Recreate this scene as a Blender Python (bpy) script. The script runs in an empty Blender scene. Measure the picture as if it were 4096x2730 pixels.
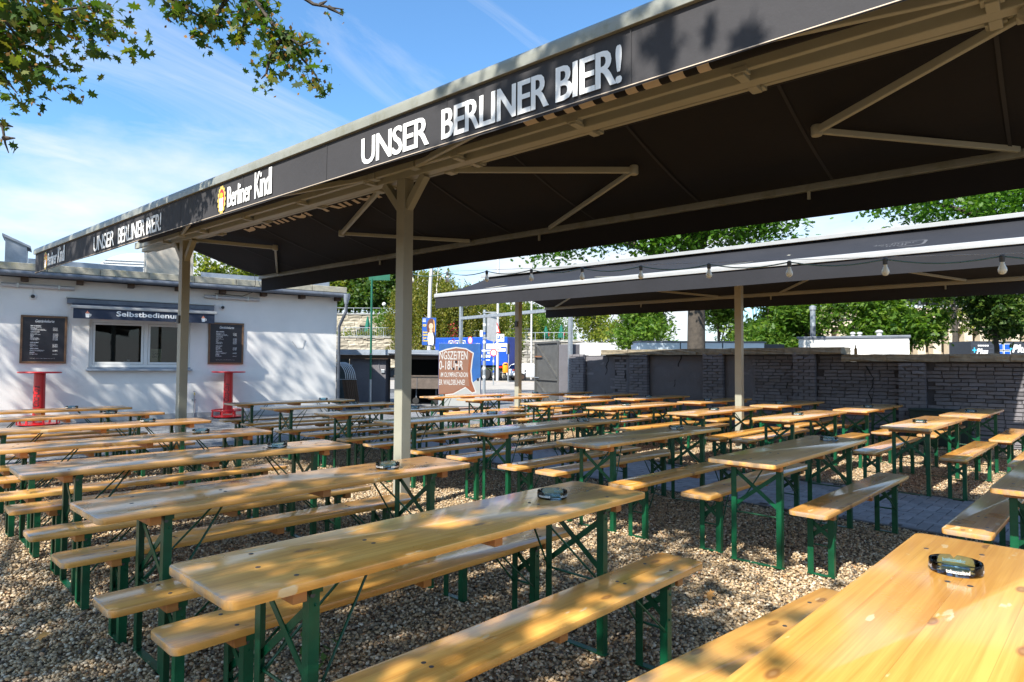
import bpy, bmesh, math, random
import numpy as np
from mathutils import Vector, Matrix

random.seed(7)
rng = np.random.default_rng(7)
R = math.radians
scene = bpy.context.scene
COL = scene.collection

# ------------------------------------------------------------------ camera
# world frame: x along the tables, y across the rows, z up; the photographer stands at the origin
CAM_H = 1.444
F_PX = 2567.0                      # focal length in pixels of a 4096 px wide frame
AZ, PITCH, ROLL = R(43.99), R(2.04), R(0.372)
fwd = Vector((math.cos(AZ), math.sin(AZ), 0)); rgt = Vector((math.sin(AZ), -math.cos(AZ), 0)); UP = Vector((0, 0, 1))
F2 = fwd * math.cos(PITCH) + UP * math.sin(PITCH)
U2 = -fwd * math.sin(PITCH) + UP * math.cos(PITCH)
cx_ = rgt * math.cos(ROLL) + U2 * math.sin(ROLL)
cy_ = -rgt * math.sin(ROLL) + U2 * math.cos(ROLL)
cam_d = bpy.data.cameras.new('camera'); cam_d.sensor_width = 36; cam_d.lens = F_PX / 4096 * 36
cam_d.clip_start = 0.05; cam_d.clip_end = 3000
cam = bpy.data.objects.new('camera', cam_d); COL.objects.link(cam)
cam.matrix_world = Matrix(((cx_.x, cy_.x, -F2.x, 0), (cx_.y, cy_.y, -F2.y, 0), (cx_.z, cy_.z, -F2.z, CAM_H), (0, 0, 0, 1)))
scene.camera = cam

def at(u, v, depth):
    """world point that stands `depth` metres in front of the photographer in the direction of a photo pixel"""
    du, dv = u - 2048, v - 1365
    return Vector((0, 0, CAM_H)) + (F2 + cx_ * (du / F_PX) - cy_ * (dv / F_PX)) * depth
def ground_at(u, depth):
    p = at(u, 1456, depth); p.z = 0; return p

# ------------------------------------------------------------------ world, sun, exposure
SUN_EL, SUN_AZ = R(44.0), R(13.0)          # light travels towards +x, a little +y
Ldir = Vector((math.cos(SUN_AZ) * math.cos(SUN_EL), math.sin(SUN_AZ) * math.cos(SUN_EL), -math.sin(SUN_EL)))
world = bpy.data.worlds.new('World'); scene.world = world; world.use_nodes = True
wn_ = world.node_tree; wn_.nodes.clear()
def N(nt, t, **k):
    n = nt.nodes.new(t)
    for a, b in k.items():
        if a in n.inputs.keys(): n.inputs[a].default_value = b
        else: setattr(n, a, b)
    return n
def build_world():
    nt = wn_; L = nt.links.new
    out = N(nt, 'ShaderNodeOutputWorld'); bg = N(nt, 'ShaderNodeBackground'); bg.inputs['Strength'].default_value = 0.145
    sky = N(nt, 'ShaderNodeTexSky', sky_type='NISHITA', sun_disc=False, sun_elevation=SUN_EL)
    sky.sun_rotation = math.atan2(-Ldir.x, -Ldir.y); sky.air_density = 1.0; sky.dust_density = 0.6; sky.ozone_density = 2.2
    geo = N(nt, 'ShaderNodeTexCoord')
    sep = N(nt, 'ShaderNodeSeparateXYZ'); L(geo.outputs['Generated'], sep.inputs[0])
    zz = N(nt, 'ShaderNodeMath', operation='ADD'); zz.inputs[1].default_value = 0.16; L(sep.outputs[2], zz.inputs[0])
    zm = N(nt, 'ShaderNodeMath', operation='MAXIMUM'); zm.inputs[1].default_value = 0.05; L(zz.outputs[0], zm.inputs[0])
    dv = N(nt, 'ShaderNodeVectorMath', operation='DIVIDE'); L(geo.outputs['Generated'], dv.inputs[0])
    cb = N(nt, 'ShaderNodeCombineXYZ'); [L(zm.outputs[0], cb.inputs[i]) for i in range(3)]; L(cb.outputs[0], dv.inputs[1])
    # cirrus: streaks
    mp = N(nt, 'ShaderNodeMapping'); mp.inputs['Rotation'].default_value = (0, 0, R(-28)); mp.inputs['Scale'].default_value = (0.75, 1.9, 1); mp.inputs['Location'].default_value = (3.1, 0.4, 0)
    L(dv.outputs[0], mp.inputs[0])
    n1 = N(nt, 'ShaderNodeTexNoise'); n1.inputs['Scale'].default_value = 1.1; n1.inputs['Detail'].default_value = 9; n1.inputs['Roughness'].default_value = 0.62; n1.inputs['Distortion'].default_value = 0.7
    L(mp.outputs[0], n1.inputs['Vector'])
    r1 = N(nt, 'ShaderNodeMapRange'); r1.inputs[1].default_value = 0.46; r1.inputs[2].default_value = 0.78; L(n1.outputs[0], r1.inputs[0])
    # low banks of cloud towards the horizon
    n2 = N(nt, 'ShaderNodeTexNoise'); n2.inputs['Scale'].default_value = 0.8; n2.inputs['Detail'].default_value = 8; n2.inputs['Roughness'].default_value = 0.58
    of_ = N(nt, 'ShaderNodeVectorMath', operation='ADD'); of_.inputs[1].default_value = (1.5, 7.7, 5); L(dv.outputs[0], of_.inputs[0]); L(of_.outputs[0], n2.inputs['Vector'])
    hz = N(nt, 'ShaderNodeMapRange'); hz.inputs[1].default_value = 0.44; hz.inputs[2].default_value = 0.10; hz.inputs[3].default_value = -0.26; hz.inputs[4].default_value = 0.25; L(sep.outputs[2], hz.inputs[0])
    ad = N(nt, 'ShaderNodeMath', operation='ADD'); L(n2.outputs[0], ad.inputs[0]); L(hz.outputs[0], ad.inputs[1])
    r2 = N(nt, 'ShaderNodeMapRange'); r2.inputs[1].default_value = 0.50; r2.inputs[2].default_value = 0.76; L(ad.outputs[0], r2.inputs[0])
    s1 = N(nt, 'ShaderNodeMath', operation='MULTIPLY'); s1.inputs[1].default_value = 0.75; L(r1.outputs[0], s1.inputs[0])
    mx = N(nt, 'ShaderNodeMath', operation='MAXIMUM'); L(s1.outputs[0], mx.inputs[0]); L(r2.outputs[0], mx.inputs[1])
    cl = N(nt, 'ShaderNodeMath', operation='MINIMUM'); cl.inputs[1].default_value = 0.93; L(mx.outputs[0], cl.inputs[0])
    tint = N(nt, 'ShaderNodeMix', data_type='RGBA', blend_type='MULTIPLY'); tint.inputs['Factor'].default_value = 1.0
    tint.inputs[7].default_value = (0.60, 0.86, 1.0, 1); L(sky.outputs[0], tint.inputs[6])
    mix = N(nt, 'ShaderNodeMix', data_type='RGBA'); mix.inputs[7].default_value = (3.7, 3.8, 3.95, 1)
    L(cl.outputs[0], mix.inputs['Factor']); L(tint.outputs[2], mix.inputs[6])
    L(mix.outputs[2], bg.inputs[0]); L(bg.outputs[0], out.inputs[0])
build_world()
sun_d = bpy.data.lights.new('sun', 'SUN'); sun_d.energy = 5.0; sun_d.angle = R(0.53); sun_d.color = (1.0, 0.945, 0.86)
sun = bpy.data.objects.new('sun', sun_d); COL.objects.link(sun); sun.rotation_euler = Ldir.to_track_quat('-Z', 'Y').to_euler(); sun.location = (-20, -5, 25)
scene.view_settings.view_transform = 'Standard'; scene.view_settings.look = 'None'; scene.view_settings.gamma = 1
scene.view_settings.exposure = 0.98
scene.render.engine = 'CYCLES'
scene.cycles.use_denoising = True
scene.cycles.max_bounces = 7; scene.cycles.diffuse_bounces = 3; scene.cycles.glossy_bounces = 3; scene.cycles.transmission_bounces = 5; scene.cycles.transparent_max_bounces = 8
scene.cycles.caustics_reflective = False; scene.cycles.caustics_refractive = False
scene.cycles.sample_clamp_indirect = 6

# ------------------------------------------------------------------ materials
MATS = {}
def M_(name, col, rough=0.6, metal=0.0, var=0.0, vscale=6.0, bump=0.0, bscale=60.0, spec=0.5, coat=0.0, wear=None, coords='Object', rand=0.0, dirt=None):
    """principled material with noise variation of tone, optional fine relief, per-object variation and stains"""
    if name in MATS: return MATS[name]
    m = bpy.data.materials.new(name); m.use_nodes = True; nt = m.node_tree; L = nt.links.new
    b = nt.nodes['Principled BSDF']; b.inputs['Roughness'].default_value = rough; b.inputs['Metallic'].default_value = metal
    b.inputs['Specular IOR Level'].default_value = spec; b.inputs['Coat Weight'].default_value = coat; b.inputs['Coat Roughness'].default_value = 0.12
    b.inputs['Base Color'].default_value = (*col, 1)
    tc = N(nt, 'ShaderNodeTexCoord')
    cur = None
    if var > 0:
        n = N(nt, 'ShaderNodeTexNoise'); n.inputs['Scale'].default_value = vscale; n.inputs['Detail'].default_value = 6; n.inputs['Roughness'].default_value = 0.65
        L(tc.outputs[coords], n.inputs['Vector'])
        mr = N(nt, 'ShaderNodeMapRange'); mr.inputs[1].default_value = 0.3; mr.inputs[2].default_value = 0.7; mr.inputs[3].default_value = 1 - var; mr.inputs[4].default_value = 1 + var
        L(n.outputs[0], mr.inputs[0])
        mu = N(nt, 'ShaderNodeVectorMath', operation='SCALE'); mu.inputs[0].default_value = col; L(mr.outputs[0], mu.inputs['Scale'])
        cur = mu.outputs[0]
        rr = N(nt, 'ShaderNodeMapRange'); rr.inputs[3].default_value = max(0.02, rough - 0.1); rr.inputs[4].default_value = min(1, rough + 0.1); L(n.outputs[0], rr.inputs[0]); L(rr.outputs[0], b.inputs['Roughness'])
    if rand > 0:
        oi = N(nt, 'ShaderNodeObjectInfo'); mr = N(nt, 'ShaderNodeMapRange'); mr.inputs[3].default_value = 1 - rand; mr.inputs[4].default_value = 1 + rand; L(oi.outputs['Random'], mr.inputs[0])
        mu = N(nt, 'ShaderNodeVectorMath', operation='SCALE'); L(mr.outputs[0], mu.inputs['Scale'])
        if cur: L(cur, mu.inputs[0])
        else: mu.inputs[0].default_value = col
        cur = mu.outputs[0]
    if dirt:
        dc, ds, dth, damt = dirt
        n = N(nt, 'ShaderNodeTexNoise'); n.inputs['Scale'].default_value = ds; n.inputs['Detail'].default_value = 8; n.inputs['Roughness'].default_value = 0.7; L(tc.outputs[coords], n.inputs['Vector'])
        mr = N(nt, 'ShaderNodeMapRange'); mr.inputs[1].default_value = dth; mr.inputs[2].default_value = dth + 0.16; mr.inputs[4].default_value = damt; L(n.outputs[0], mr.inputs[0])
        mx = N(nt, 'ShaderNodeMix', data_type='RGBA'); mx.inputs[7].default_value = (*dc, 1); L(mr.outputs[0], mx.inputs['Factor'])
        if cur: L(cur, mx.inputs[6])
        else: mx.inputs[6].default_value = (*col, 1)
        cur = mx.outputs[2]
    if cur: L(cur, b.inputs['Base Color'])
    if bump > 0:
        n = N(nt, 'ShaderNodeTexNoise'); n.inputs['Scale'].default_value = bscale; n.inputs['Detail'].default_value = 6; n.inputs['Roughness'].default_value = 0.6; L(tc.outputs[coords], n.inputs['Vector'])
        bp = N(nt, 'ShaderNodeBump'); bp.inputs['Strength'].default_value = min(1, bump); bp.inputs['Distance'].default_value = 0.01; L(n.outputs[0], bp.inputs['Height']); L(bp.outputs[0], b.inputs['Normal'])
    MATS[name] = m; return m

def wood_mat(name, light, dark, coat=0.5, rough=0.34, strip=0.165, knots=True, worn=True):
    m = bpy.data.materials.new(name); m.use_nodes = True; nt = m.node_tree; L = nt.links.new
    b = nt.nodes['Principled BSDF']; b.inputs['Coat Weight'].default_value = coat; b.inputs['Coat Roughness'].default_value = 0.10
    tc = N(nt, 'ShaderNodeTexCoord'); oi = N(nt, 'ShaderNodeObjectInfo')
    off = N(nt, 'ShaderNodeVectorMath', operation='SCALE'); off.inputs[0].default_value = (37.0, 11.0, 23.0); L(oi.outputs['Random'], off.inputs['Scale'])
    add = N(nt, 'ShaderNodeVectorMath', operation='ADD'); L(tc.outputs['Object'], add.inputs[0]); L(off.outputs[0], add.inputs[1])
    sep0 = N(nt, 'ShaderNodeSeparateXYZ'); L(tc.outputs['Object'], sep0.inputs[0])
    # glued strips: shift the grain from strip to strip
    st = N(nt, 'ShaderNodeMath', operation='DIVIDE'); st.inputs[1].default_value = strip; L(sep0.outputs[1], st.inputs[0])
    fl = N(nt, 'ShaderNodeMath', operation='FLOOR'); L(st.outputs[0], fl.inputs[0])
    fr = N(nt, 'ShaderNodeMath', operation='FRACT'); L(st.outputs[0], fr.inputs[0])
    sh = N(nt, 'ShaderNodeVectorMath', operation='SCALE'); sh.inputs[0].default_value = (5.3, 2.7, 1.9); L(fl.outputs[0], sh.inputs['Scale'])
    p = N(nt, 'ShaderNodeVectorMath', operation='ADD'); L(add.outputs[0], p.inputs[0]); L(sh.outputs[0], p.inputs[1])
    mp = N(nt, 'ShaderNodeMapping'); mp.inputs['Scale'].default_value = (0.9, 26, 16); L(p.outputs[0], mp.inputs[0])
    n1 = N(nt, 'ShaderNodeTexNoise'); n1.inputs['Scale'].default_value = 1.0; n1.inputs['Detail'].default_value = 5; n1.inputs['Distortion'].default_value = 0.8; L(mp.outputs[0], n1.inputs['Vector'])
    mp2 = N(nt, 'ShaderNodeMapping'); mp2.inputs['Scale'].default_value = (3.0, 190, 60); L(p.outputs[0], mp2.inputs[0])
    n2 = N(nt, 'ShaderNodeTexNoise'); n2.inputs['Scale'].default_value = 1.0; n2.inputs['Detail'].default_value = 3; L(mp2.outputs[0], n2.inputs['Vector'])
    n3 = N(nt, 'ShaderNodeTexNoise'); n3.inputs['Scale'].default_value = 1.7; n3.inputs['Detail'].default_value = 4; L(p.outputs[0], n3.inputs['Vector'])
    a1 = N(nt, 'ShaderNodeMath', operation='MULTIPLY'); a1.inputs[1].default_value = 0.55; L(n1.outputs[0], a1.inputs[0])
    a2 = N(nt, 'ShaderNodeMath', operation='MULTIPLY_ADD'); a2.inputs[1].default_value = 0.28; L(n2.outputs[0], a2.inputs[0]); L(a1.outputs[0], a2.inputs[2])
    a3 = N(nt, 'ShaderNodeMath', operation='MULTIPLY_ADD'); a3.inputs[1].default_value = 0.25; L(n3.outputs[0], a3.inputs[0]); L(a2.outputs[0], a3.inputs[2])
    cr = N(nt, 'ShaderNodeValToRGB'); L(a3.outputs[0], cr.inputs[0])
    e = cr.color_ramp.elements; e[0].position = 0.40; e[0].color = (*dark, 1); e[1].position = 0.64; e[1].color = (*light, 1)
    cur = cr.outputs[0]
    def mixin(fac, colr, amt=1.0):
        nonlocal cur
        mx = N(nt, 'ShaderNodeMix', data_type='RGBA'); mx.inputs[7].default_value = (*colr, 1)
        mm = N(nt, 'ShaderNodeMath', operation='MULTIPLY'); mm.inputs[1].default_value = amt; L(fac, mm.inputs[0]); L(mm.outputs[0], mx.inputs['Factor']); L(cur, mx.inputs[6]); cur = mx.outputs[2]
    # per-board tone
    tn = N(nt, 'ShaderNodeMapRange'); tn.inputs[3].default_value = 0.78; tn.inputs[4].default_value = 1.10; L(oi.outputs['Random'], tn.inputs[0])
    ms = N(nt, 'ShaderNodeVectorMath', operation='SCALE'); L(cur, ms.inputs[0]); L(tn.outputs[0], ms.inputs['Scale']); cur = ms.outputs[0]
    # some boards greyed by weather
    gw_ = N(nt, 'ShaderNodeMath', operation='MULTIPLY'); gw_.inputs[1].default_value = 7.31; L(oi.outputs['Random'], gw_.inputs[0]); gf_ = N(nt, 'ShaderNodeMath', operation='FRACT'); L(gw_.outputs[0], gf_.inputs[0])
    gm_ = N(nt, 'ShaderNodeMapRange'); gm_.inputs[1].default_value = 0.35; gm_.inputs[2].default_value = 1.0; gm_.inputs[4].default_value = 0.26; L(gf_.outputs[0], gm_.inputs[0])
    gn_ = N(nt, 'ShaderNodeMath', operation='MULTIPLY'); L(gm_.outputs[0], gn_.inputs[0]); L(n3.outputs[0], gn_.inputs[1]); mixin(gn_.outputs[0], (0.36, 0.29, 0.21), 1.0)
    # seam between strips
    d = N(nt, 'ShaderNodeMath', operation='LESS_THAN'); d.inputs[1].default_value = 0.008; L(fr.outputs[0], d.inputs[0]); mixin(d.outputs[0], (dark[0] * .5, dark[1] * .5, dark[2] * .5), 0.5)
    if knots:
        mk_ = N(nt, 'ShaderNodeMapping'); mk_.inputs['Scale'].default_value = (2.4, 6.0, 0.3); L(p.outputs[0], mk_.inputs[0])
        v = N(nt, 'ShaderNodeTexVoronoi', voronoi_dimensions='2D'); v.inputs['Scale'].default_value = 1.0; L(mk_.outputs[0], v.inputs['Vector'])
        r_ = N(nt, 'ShaderNodeMapRange'); r_.inputs[1].default_value = 0.105; r_.inputs[2].default_value = 0.06; L(v.outputs['Distance'], r_.inputs[0])
        sx = N(nt, 'ShaderNodeSeparateXYZ'); L(v.outputs['Color'], sx.inputs[0])
        g = N(nt, 'ShaderNodeMath', operation='GREATER_THAN'); g.inputs[1].default_value = 0.64; L(sx.outputs[0], g.inputs[0])
        k = N(nt, 'ShaderNodeMath', operation='MULTIPLY'); L(r_.outputs[0], k.inputs[0]); L(g.outputs[0], k.inputs[1]); mixin(k.outputs[0], (0.22, 0.085, 0.025), 0.75)
        r2 = N(nt, 'ShaderNodeMapRange'); r2.inputs[1].default_value = 0.05; r2.inputs[2].default_value = 0.02; L(v.outputs['Distance'], r2.inputs[0])
        k2 = N(nt, 'ShaderNodeMath', operation='MULTIPLY'); L(r2.outputs[0], k2.inputs[0]); L(g.outputs[0], k2.inputs[1]); mixin(k2.outputs[0], (0.45, 0.24, 0.09), 0.7)
    if worn:
        # pale chips in the varnish
        mw = N(nt, 'ShaderNodeMapping'); mw.inputs['Scale'].default_value = (5, 17, 5); mw.inputs['Rotation'].default_value = (0, 0, 0.25); L(p.outputs[0], mw.inputs[0])
        nw = N(nt, 'ShaderNodeTexNoise'); nw.inputs['Scale'].default_value = 1.0; nw.inputs['Detail'].default_value = 4; L(mw.outputs[0], nw.inputs['Vector'])
        rw = N(nt, 'ShaderNodeMapRange'); rw.inputs[1].default_value = 0.675; rw.inputs[2].default_value = 0.70; L(nw.outputs[0], rw.inputs[0]); mixin(rw.outputs[0], (0.80, 0.62, 0.34), 0.7)
        # weathered grey end grain
        ab = N(nt, 'ShaderNodeMath', operation='ABSOLUTE'); L(sep0.outputs[0], ab.inputs[0])
        ne = N(nt, 'ShaderNodeTexNoise'); ne.inputs['Scale'].default_value = 22; L(p.outputs[0], ne.inputs['Vector'])
        ee = N(nt, 'ShaderNodeMath', operation='MULTIPLY_ADD'); ee.inputs[1].default_value = 0.07; L(ne.outputs[0], ee.inputs[0]); L(ab.outputs[0], ee.inputs[2])
        re = N(nt, 'ShaderNodeMapRange'); re.inputs[1].default_value = 1.118; re.inputs[2].default_value = 1.14; L(ee.outputs[0], re.inputs[0]); mixin(re.outputs[0], (0.34, 0.27, 0.20), 0.75)
    L(cur, b.inputs['Base Color'])
    rr = N(nt, 'ShaderNodeMapRange'); rr.inputs[1].default_value = 0.3; rr.inputs[2].default_value = 0.7; rr.inputs[3].default_value = rough - 0.10; rr.inputs[4].default_value = rough + 0.14; L(n3.outputs[0], rr.inputs[0]); L(rr.outputs[0], b.inputs['Roughness'])
    bp = N(nt, 'ShaderNodeBump'); bp.inputs['Strength'].default_value = 0.18; bp.inputs['Distance'].default_value = 0.002; L(a2.outputs[0], bp.inputs['Height']); L(bp.outputs[0], b.inputs['Normal'])
    MATS[name] = m; return m

def leaf_mat(name, cols, trans=0.4):
    m = bpy.data.materials.new(name); m.use_nodes = True; nt = m.node_tree; L = nt.links.new
    b = nt.nodes['Principled BSDF']; b.inputs['Roughness'].default_value = 0.5; b.inputs['Specular IOR Level'].default_value = 0.35
    g = N(nt, 'ShaderNodeNewGeometry'); cr = N(nt, 'ShaderNodeValToRGB'); L(g.outputs['Random Per Island'], cr.inputs[0])
    el = cr.color_ramp.elements
    while len(el) < len(cols): el.new(0.5)
    for i, c in enumerate(cols): el[i].position = i / (len(cols) - 1); el[i].color = (*c, 1)
    L(cr.outputs[0], b.inputs['Base Color'])
    t = N(nt, 'ShaderNodeBsdfTranslucent'); sc = N(nt, 'ShaderNodeVectorMath', operation='MULTIPLY'); sc.inputs[1].default_value = (1.7, 1.75, 0.7); L(cr.outputs[0], sc.inputs[0]); L(sc.outputs[0], t.inputs[0])
    mx = N(nt, 'ShaderNodeMixShader'); mx.inputs[0].default_value = trans; L(b.outputs[0], mx.inputs[1]); L(t.outputs[0], mx.inputs[2])
    L(mx.outputs[0], nt.nodes['Material Output'].inputs[0]); MATS[name] = m; return m

def glass_mat(name, tint, rough=0.0):
    m = bpy.data.materials.new(name); m.use_nodes = True; nt = m.node_tree; L = nt.links.new; nt.nodes.clear()
    o = N(nt, 'ShaderNodeOutputMaterial'); t = N(nt, 'ShaderNodeBsdfTransparent'); t.inputs[0].default_value = (*tint, 1)
    g = N(nt, 'ShaderNodeBsdfGlossy'); g.inputs['Roughness'].default_value = 0.02 + rough; fr = N(nt, 'ShaderNodeFresnel'); fr.inputs[0].default_value = 1.45
    mx = N(nt, 'ShaderNodeMixShader'); L(fr.outputs[0], mx.inputs[0]); L(t.outputs[0], mx.inputs[1]); L(g.outputs[0], mx.inputs[2]); L(mx.outputs[0], o.inputs[0]); MATS[name] = m; return m

wood = wood_mat('varnished_pine', (0.82, 0.435, 0.096), (0.60, 0.255, 0.042), coat=0.7, rough=0.32)
batten_m = wood_mat('batten_wood', (0.56, 0.23, 0.05), (0.38, 0.135, 0.025), coat=0.1, rough=0.5, knots=False, worn=False)
green_m = M_('green_paint', (0.003, 0.076, 0.030), 0.36, 0, var=0.30, vscale=9, bump=0.12, bscale=90, rand=0.18, dirt=((0.07, 0.05, 0.03), 17, 0.60, 0.75))
bolt_m = M_('bolt_steel', (0.10, 0.11, 0.12), 0.45, 0.8, var=0.2)
taupe = M_('taupe_paint', (0.32, 0.315, 0.25), 0.42, 0, var=0.06, vscale=3, bump=0.06, bscale=120, dirt=((0.30, 0.22, 0.12), 5, 0.66, 0.35))
alu = M_('aluminium_cover', (0.42, 0.43, 0.41), 0.36, 0.55, var=0.10, vscale=4, dirt=((0.33, 0.33, 0.24), 3, 0.55, 0.5))
bar_m = M_('front_bar_paint', (0.24, 0.245, 0.21), 0.38, 0.1, var=0.12, vscale=3, dirt=((0.15, 0.145, 0.09), 5, 0.5, 0.7))
white_bar = M_('white_bar', (0.34, 0.345, 0.34), 0.34, 0.1, var=0.06, vscale=4)
cloth_m = M_('black_awning_cloth', (0.013, 0.0115, 0.012), 0.82, 0, var=0.18, vscale=1.6, bump=0.25, bscale=14, spec=0.25)
valance_m = M_('grey_valance_cloth', (0.040, 0.039, 0.042), 0.8, 0, var=0.14, vscale=1.3, bump=0.25, bscale=14, spec=0.3)  # lighter grey tone of the black awning cloth
cloth2_m = M_('anthracite_awning_cloth', (0.022, 0.0225, 0.0265), 0.8, 0, var=0.16, vscale=1.4, bump=0.25, bscale=12, spec=0.25)
print_white = M_('white_print', (0.78, 0.78, 0.76), 0.6, var=0.04)
print_black = M_('black_print', (0.015, 0.015, 0.016), 0.6)
print_tan = M_('faded_print', (0.55, 0.46, 0.36), 0.7)
gold_m = M_('gold_print', (0.62, 0.45, 0.10), 0.5); red_print = M_('red_print', (0.62, 0.02, 0.03), 0.5); yellow_print = M_('yellow_print', (0.85, 0.62, 0.02), 0.5)
galv = M_('galvanised_steel', (0.42, 0.45, 0.47), 0.42, 0.7, var=0.2, vscale=14)
zinc = M_('zinc_sheet', (0.30, 0.34, 0.39), 0.45, 0.5, var=0.2, vscale=3, dirt=((0.2, 0.22, 0.24), 5, 0.55, 0.5))
gutter_m = M_('dark_zinc', (0.13, 0.145, 0.17), 0.5, 0.4, var=0.2, vscale=5)
render_w = M_('white_render', (0.75, 0.735, 0.70), 0.88, 0, var=0.05, vscale=1.2, bump=0.35, bscale=55, dirt=((0.45, 0.44, 0.42), 1.7, 0.60, 0.35))
concrete = M_('mossy_concrete', (0.36, 0.34, 0.27), 0.92, 0, var=0.28, vscale=7, bump=0.6, bscale=40, dirt=((0.33, 0.27, 0.045), 3.5, 0.56, 0.75))
coping_m = M_('lichened_stone', (0.24, 0.205, 0.145), 0.93, 0, var=0.34, vscale=9, bump=0.8, bscale=45, dirt=((0.30, 0.25, 0.06), 5, 0.58, 0.6))
beige_render = M_('beige_render', (0.56, 0.50, 0.41), 0.9, 0, var=0.12, vscale=2.2, bump=0.3, dirt=((0.36, 0.31, 0.26), 2.4, 0.56, 0.6))
black_pipe = M_('black_plastic', (0.02, 0.02, 0.022), 0.4)
dark_wood = M_('dark_stained_wood', (0.065, 0.038, 0.022), 0.7, 0, var=0.3, vscale=12)
frame_wood = M_('walnut_frame', (0.16, 0.085, 0.04), 0.55, 0, var=0.3, vscale=14)
board_m = M_('menu_black', (0.012, 0.012, 0.017), 0.4, var=0.1)
pvc = M_('white_window_frame', (0.70, 0.70, 0.68), 0.35, var=0.03)
red_m = M_('red_plastic', (0.52, 0.004, 0.008), 0.33, 0, var=0.08, vscale=5, coat=0.25)
grey_render = M_('dark_grey_render', (0.125, 0.12, 0.13), 0.9, 0, var=0.10, vscale=2.5, bump=0.9, bscale=22)
brick_paint = M_('grey_painted_brick', (0.150, 0.144, 0.155), 0.72, 0, var=0.14, vscale=9, bump=0.8, bscale=42, rand=0.20, dirt=((0.06, 0.056, 0.06), 5, 0.56, 0.7))
mortar_m = M_('grey_painted_mortar', (0.060, 0.057, 0.062), 0.9, 0, var=0.2, vscale=8, bump=0.8, bscale=40)
paver_m = M_('grey_paver', (0.175, 0.18, 0.19), 0.85, 0, var=0.16, vscale=10, bump=0.4, bscale=80, rand=0.16)
joint_m = M_('sand_joint', (0.085, 0.078, 0.068), 0.95, 0, var=0.3, vscale=30)
asphalt = M_('asphalt', (0.07, 0.07, 0.072), 0.9, 0, var=0.2, vscale=2, bump=0.4, bscale=150)
sidewalk_m = M_('pale_pavement', (0.36, 0.33, 0.29), 0.9, 0, var=0.2, vscale=1.5, bump=0.4, bscale=60)
soil = M_('bare_soil', (0.15, 0.115, 0.075), 0.95, 0, var=0.3, vscale=6, bump=0.6, bscale=60)
grass_m = M_('rough_grass', (0.06, 0.10, 0.025), 0.95, 0, var=0.5, vscale=8, bump=1, bscale=60)
sandstone = M_('rough_limestone', (0.36, 0.315, 0.24), 0.92, 0, var=0.26, vscale=3.2, bump=1.0, bscale=9, rand=0.24)
sandstone_g = M_('weathered_limestone', (0.30, 0.285, 0.255), 0.92, 0, var=0.30, vscale=3.2, bump=1.0, bscale=9, rand=0.32)
stone_joint = M_('stone_wall_core', (0.17, 0.155, 0.13), 0.95, var=0.2)
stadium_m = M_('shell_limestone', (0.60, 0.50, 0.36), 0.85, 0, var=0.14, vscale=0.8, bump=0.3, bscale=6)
bark_m = M_('bark', (0.060, 0.049, 0.038), 0.95, 0, var=0.4, vscale=9, bump=1.0, bscale=18)
birch_m = M_('birch_bark', (0.62, 0.58, 0.52), 0.8, 0, var=0.15, vscale=6, dirt=((0.07, 0.06, 0.05), 5, 0.56, 0.9))
ash_glass = None
blue_paint = M_('truck_blue', (0.008, 0.065, 0.42), 0.35, 0, var=0.05, vscale=2)
mural_blue = M_('mural_blue', (0.008, 0.075, 0.25), 0.6, 0, var=0.2, vscale=3, dirt=((0.01, 0.2, 0.4), 5, 0.62, 0.6))  # all mural colours darkened: tree shade over the cabinet is painted in
mural_white = M_('mural_white', (0.42, 0.41, 0.39), .7, var=.1)
mural_brown = M_('mural_brown', (0.19, 0.092, 0.056), 0.65, 0, var=0.06, vscale=2); mural_crust = M_('mural_crust', (0.19, 0.055, 0.018), 0.6, var=0.15); mural_base = M_('mural_grey', (0.30, 0.31, 0.30), 0.6, 0, var=0.08, vscale=2, dirt=((0.06, 0.06, 0.06), 6, 0.68, 0.8))
steel_brown = M_('grill_steel', (0.24, 0.19, 0.155), 0.4, 0.75, var=0.15)
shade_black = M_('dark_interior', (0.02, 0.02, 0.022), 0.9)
car_white = M_('car_white', (0.80, 0.80, 0.80), 0.22, 0, coat=0.6); tyre_m = M_('rubber', (0.02, 0.02, 0.02), 0.8); rust_rim = M_('rusty_rim', (0.16, 0.10, 0.07), 0.6, 0.6); tail_red = M_('tail_lamp_red', (0.6, 0.01, 0.01), 0.2)
orange_m = M_('orange_plastic', (0.90, 0.30, 0.01), 0.38, var=0.06)
sign_white = M_('sign_white', (0.74, 0.74, 0.72), 0.45, var=0.06, dirt=((0.4, 0.4, 0.4), 8, 0.62, 0.6)); sign_red = M_('sign_red', (0.62, 0.02, 0.02), 0.45); sign_blue = M_('sign_blue', (0.01, 0.09, 0.42), 0.45); sign_grey = M_('sign_back', (0.42, 0.43, 0.44), 0.45, 0.3, var=0.1, dirt=((0.75, 0.75, 0.75), 3.2, 0.58, 0.9))
pole_white = M_('pole_pale', (0.55, 0.54, 0.53), 0.5, 0.1, var=0.1); green_dark = M_('bottle_green', (0.004, 0.10, 0.055), 0.45, var=0.1); parasol_m = M_('parasol_green', (0.006, 0.13, 0.085), 0.85, var=0.2, vscale=5)
skin_m = M_('poster_skin', (0.70, 0.40, 0.28), 0.6); hair_m = M_('poster_hair', (0.10, 0.035, 0.02), 0.6)
bulb_m = M_('opal_bulb', (0.92, 0.88, 0.72), 0.25, coat=0.3); socket_m = M_('socket', (0.06, 0.065, 0.07), 0.5); cable_m = M_('cable', (0.10, 0.20, 0.20), 0.5)
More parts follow.
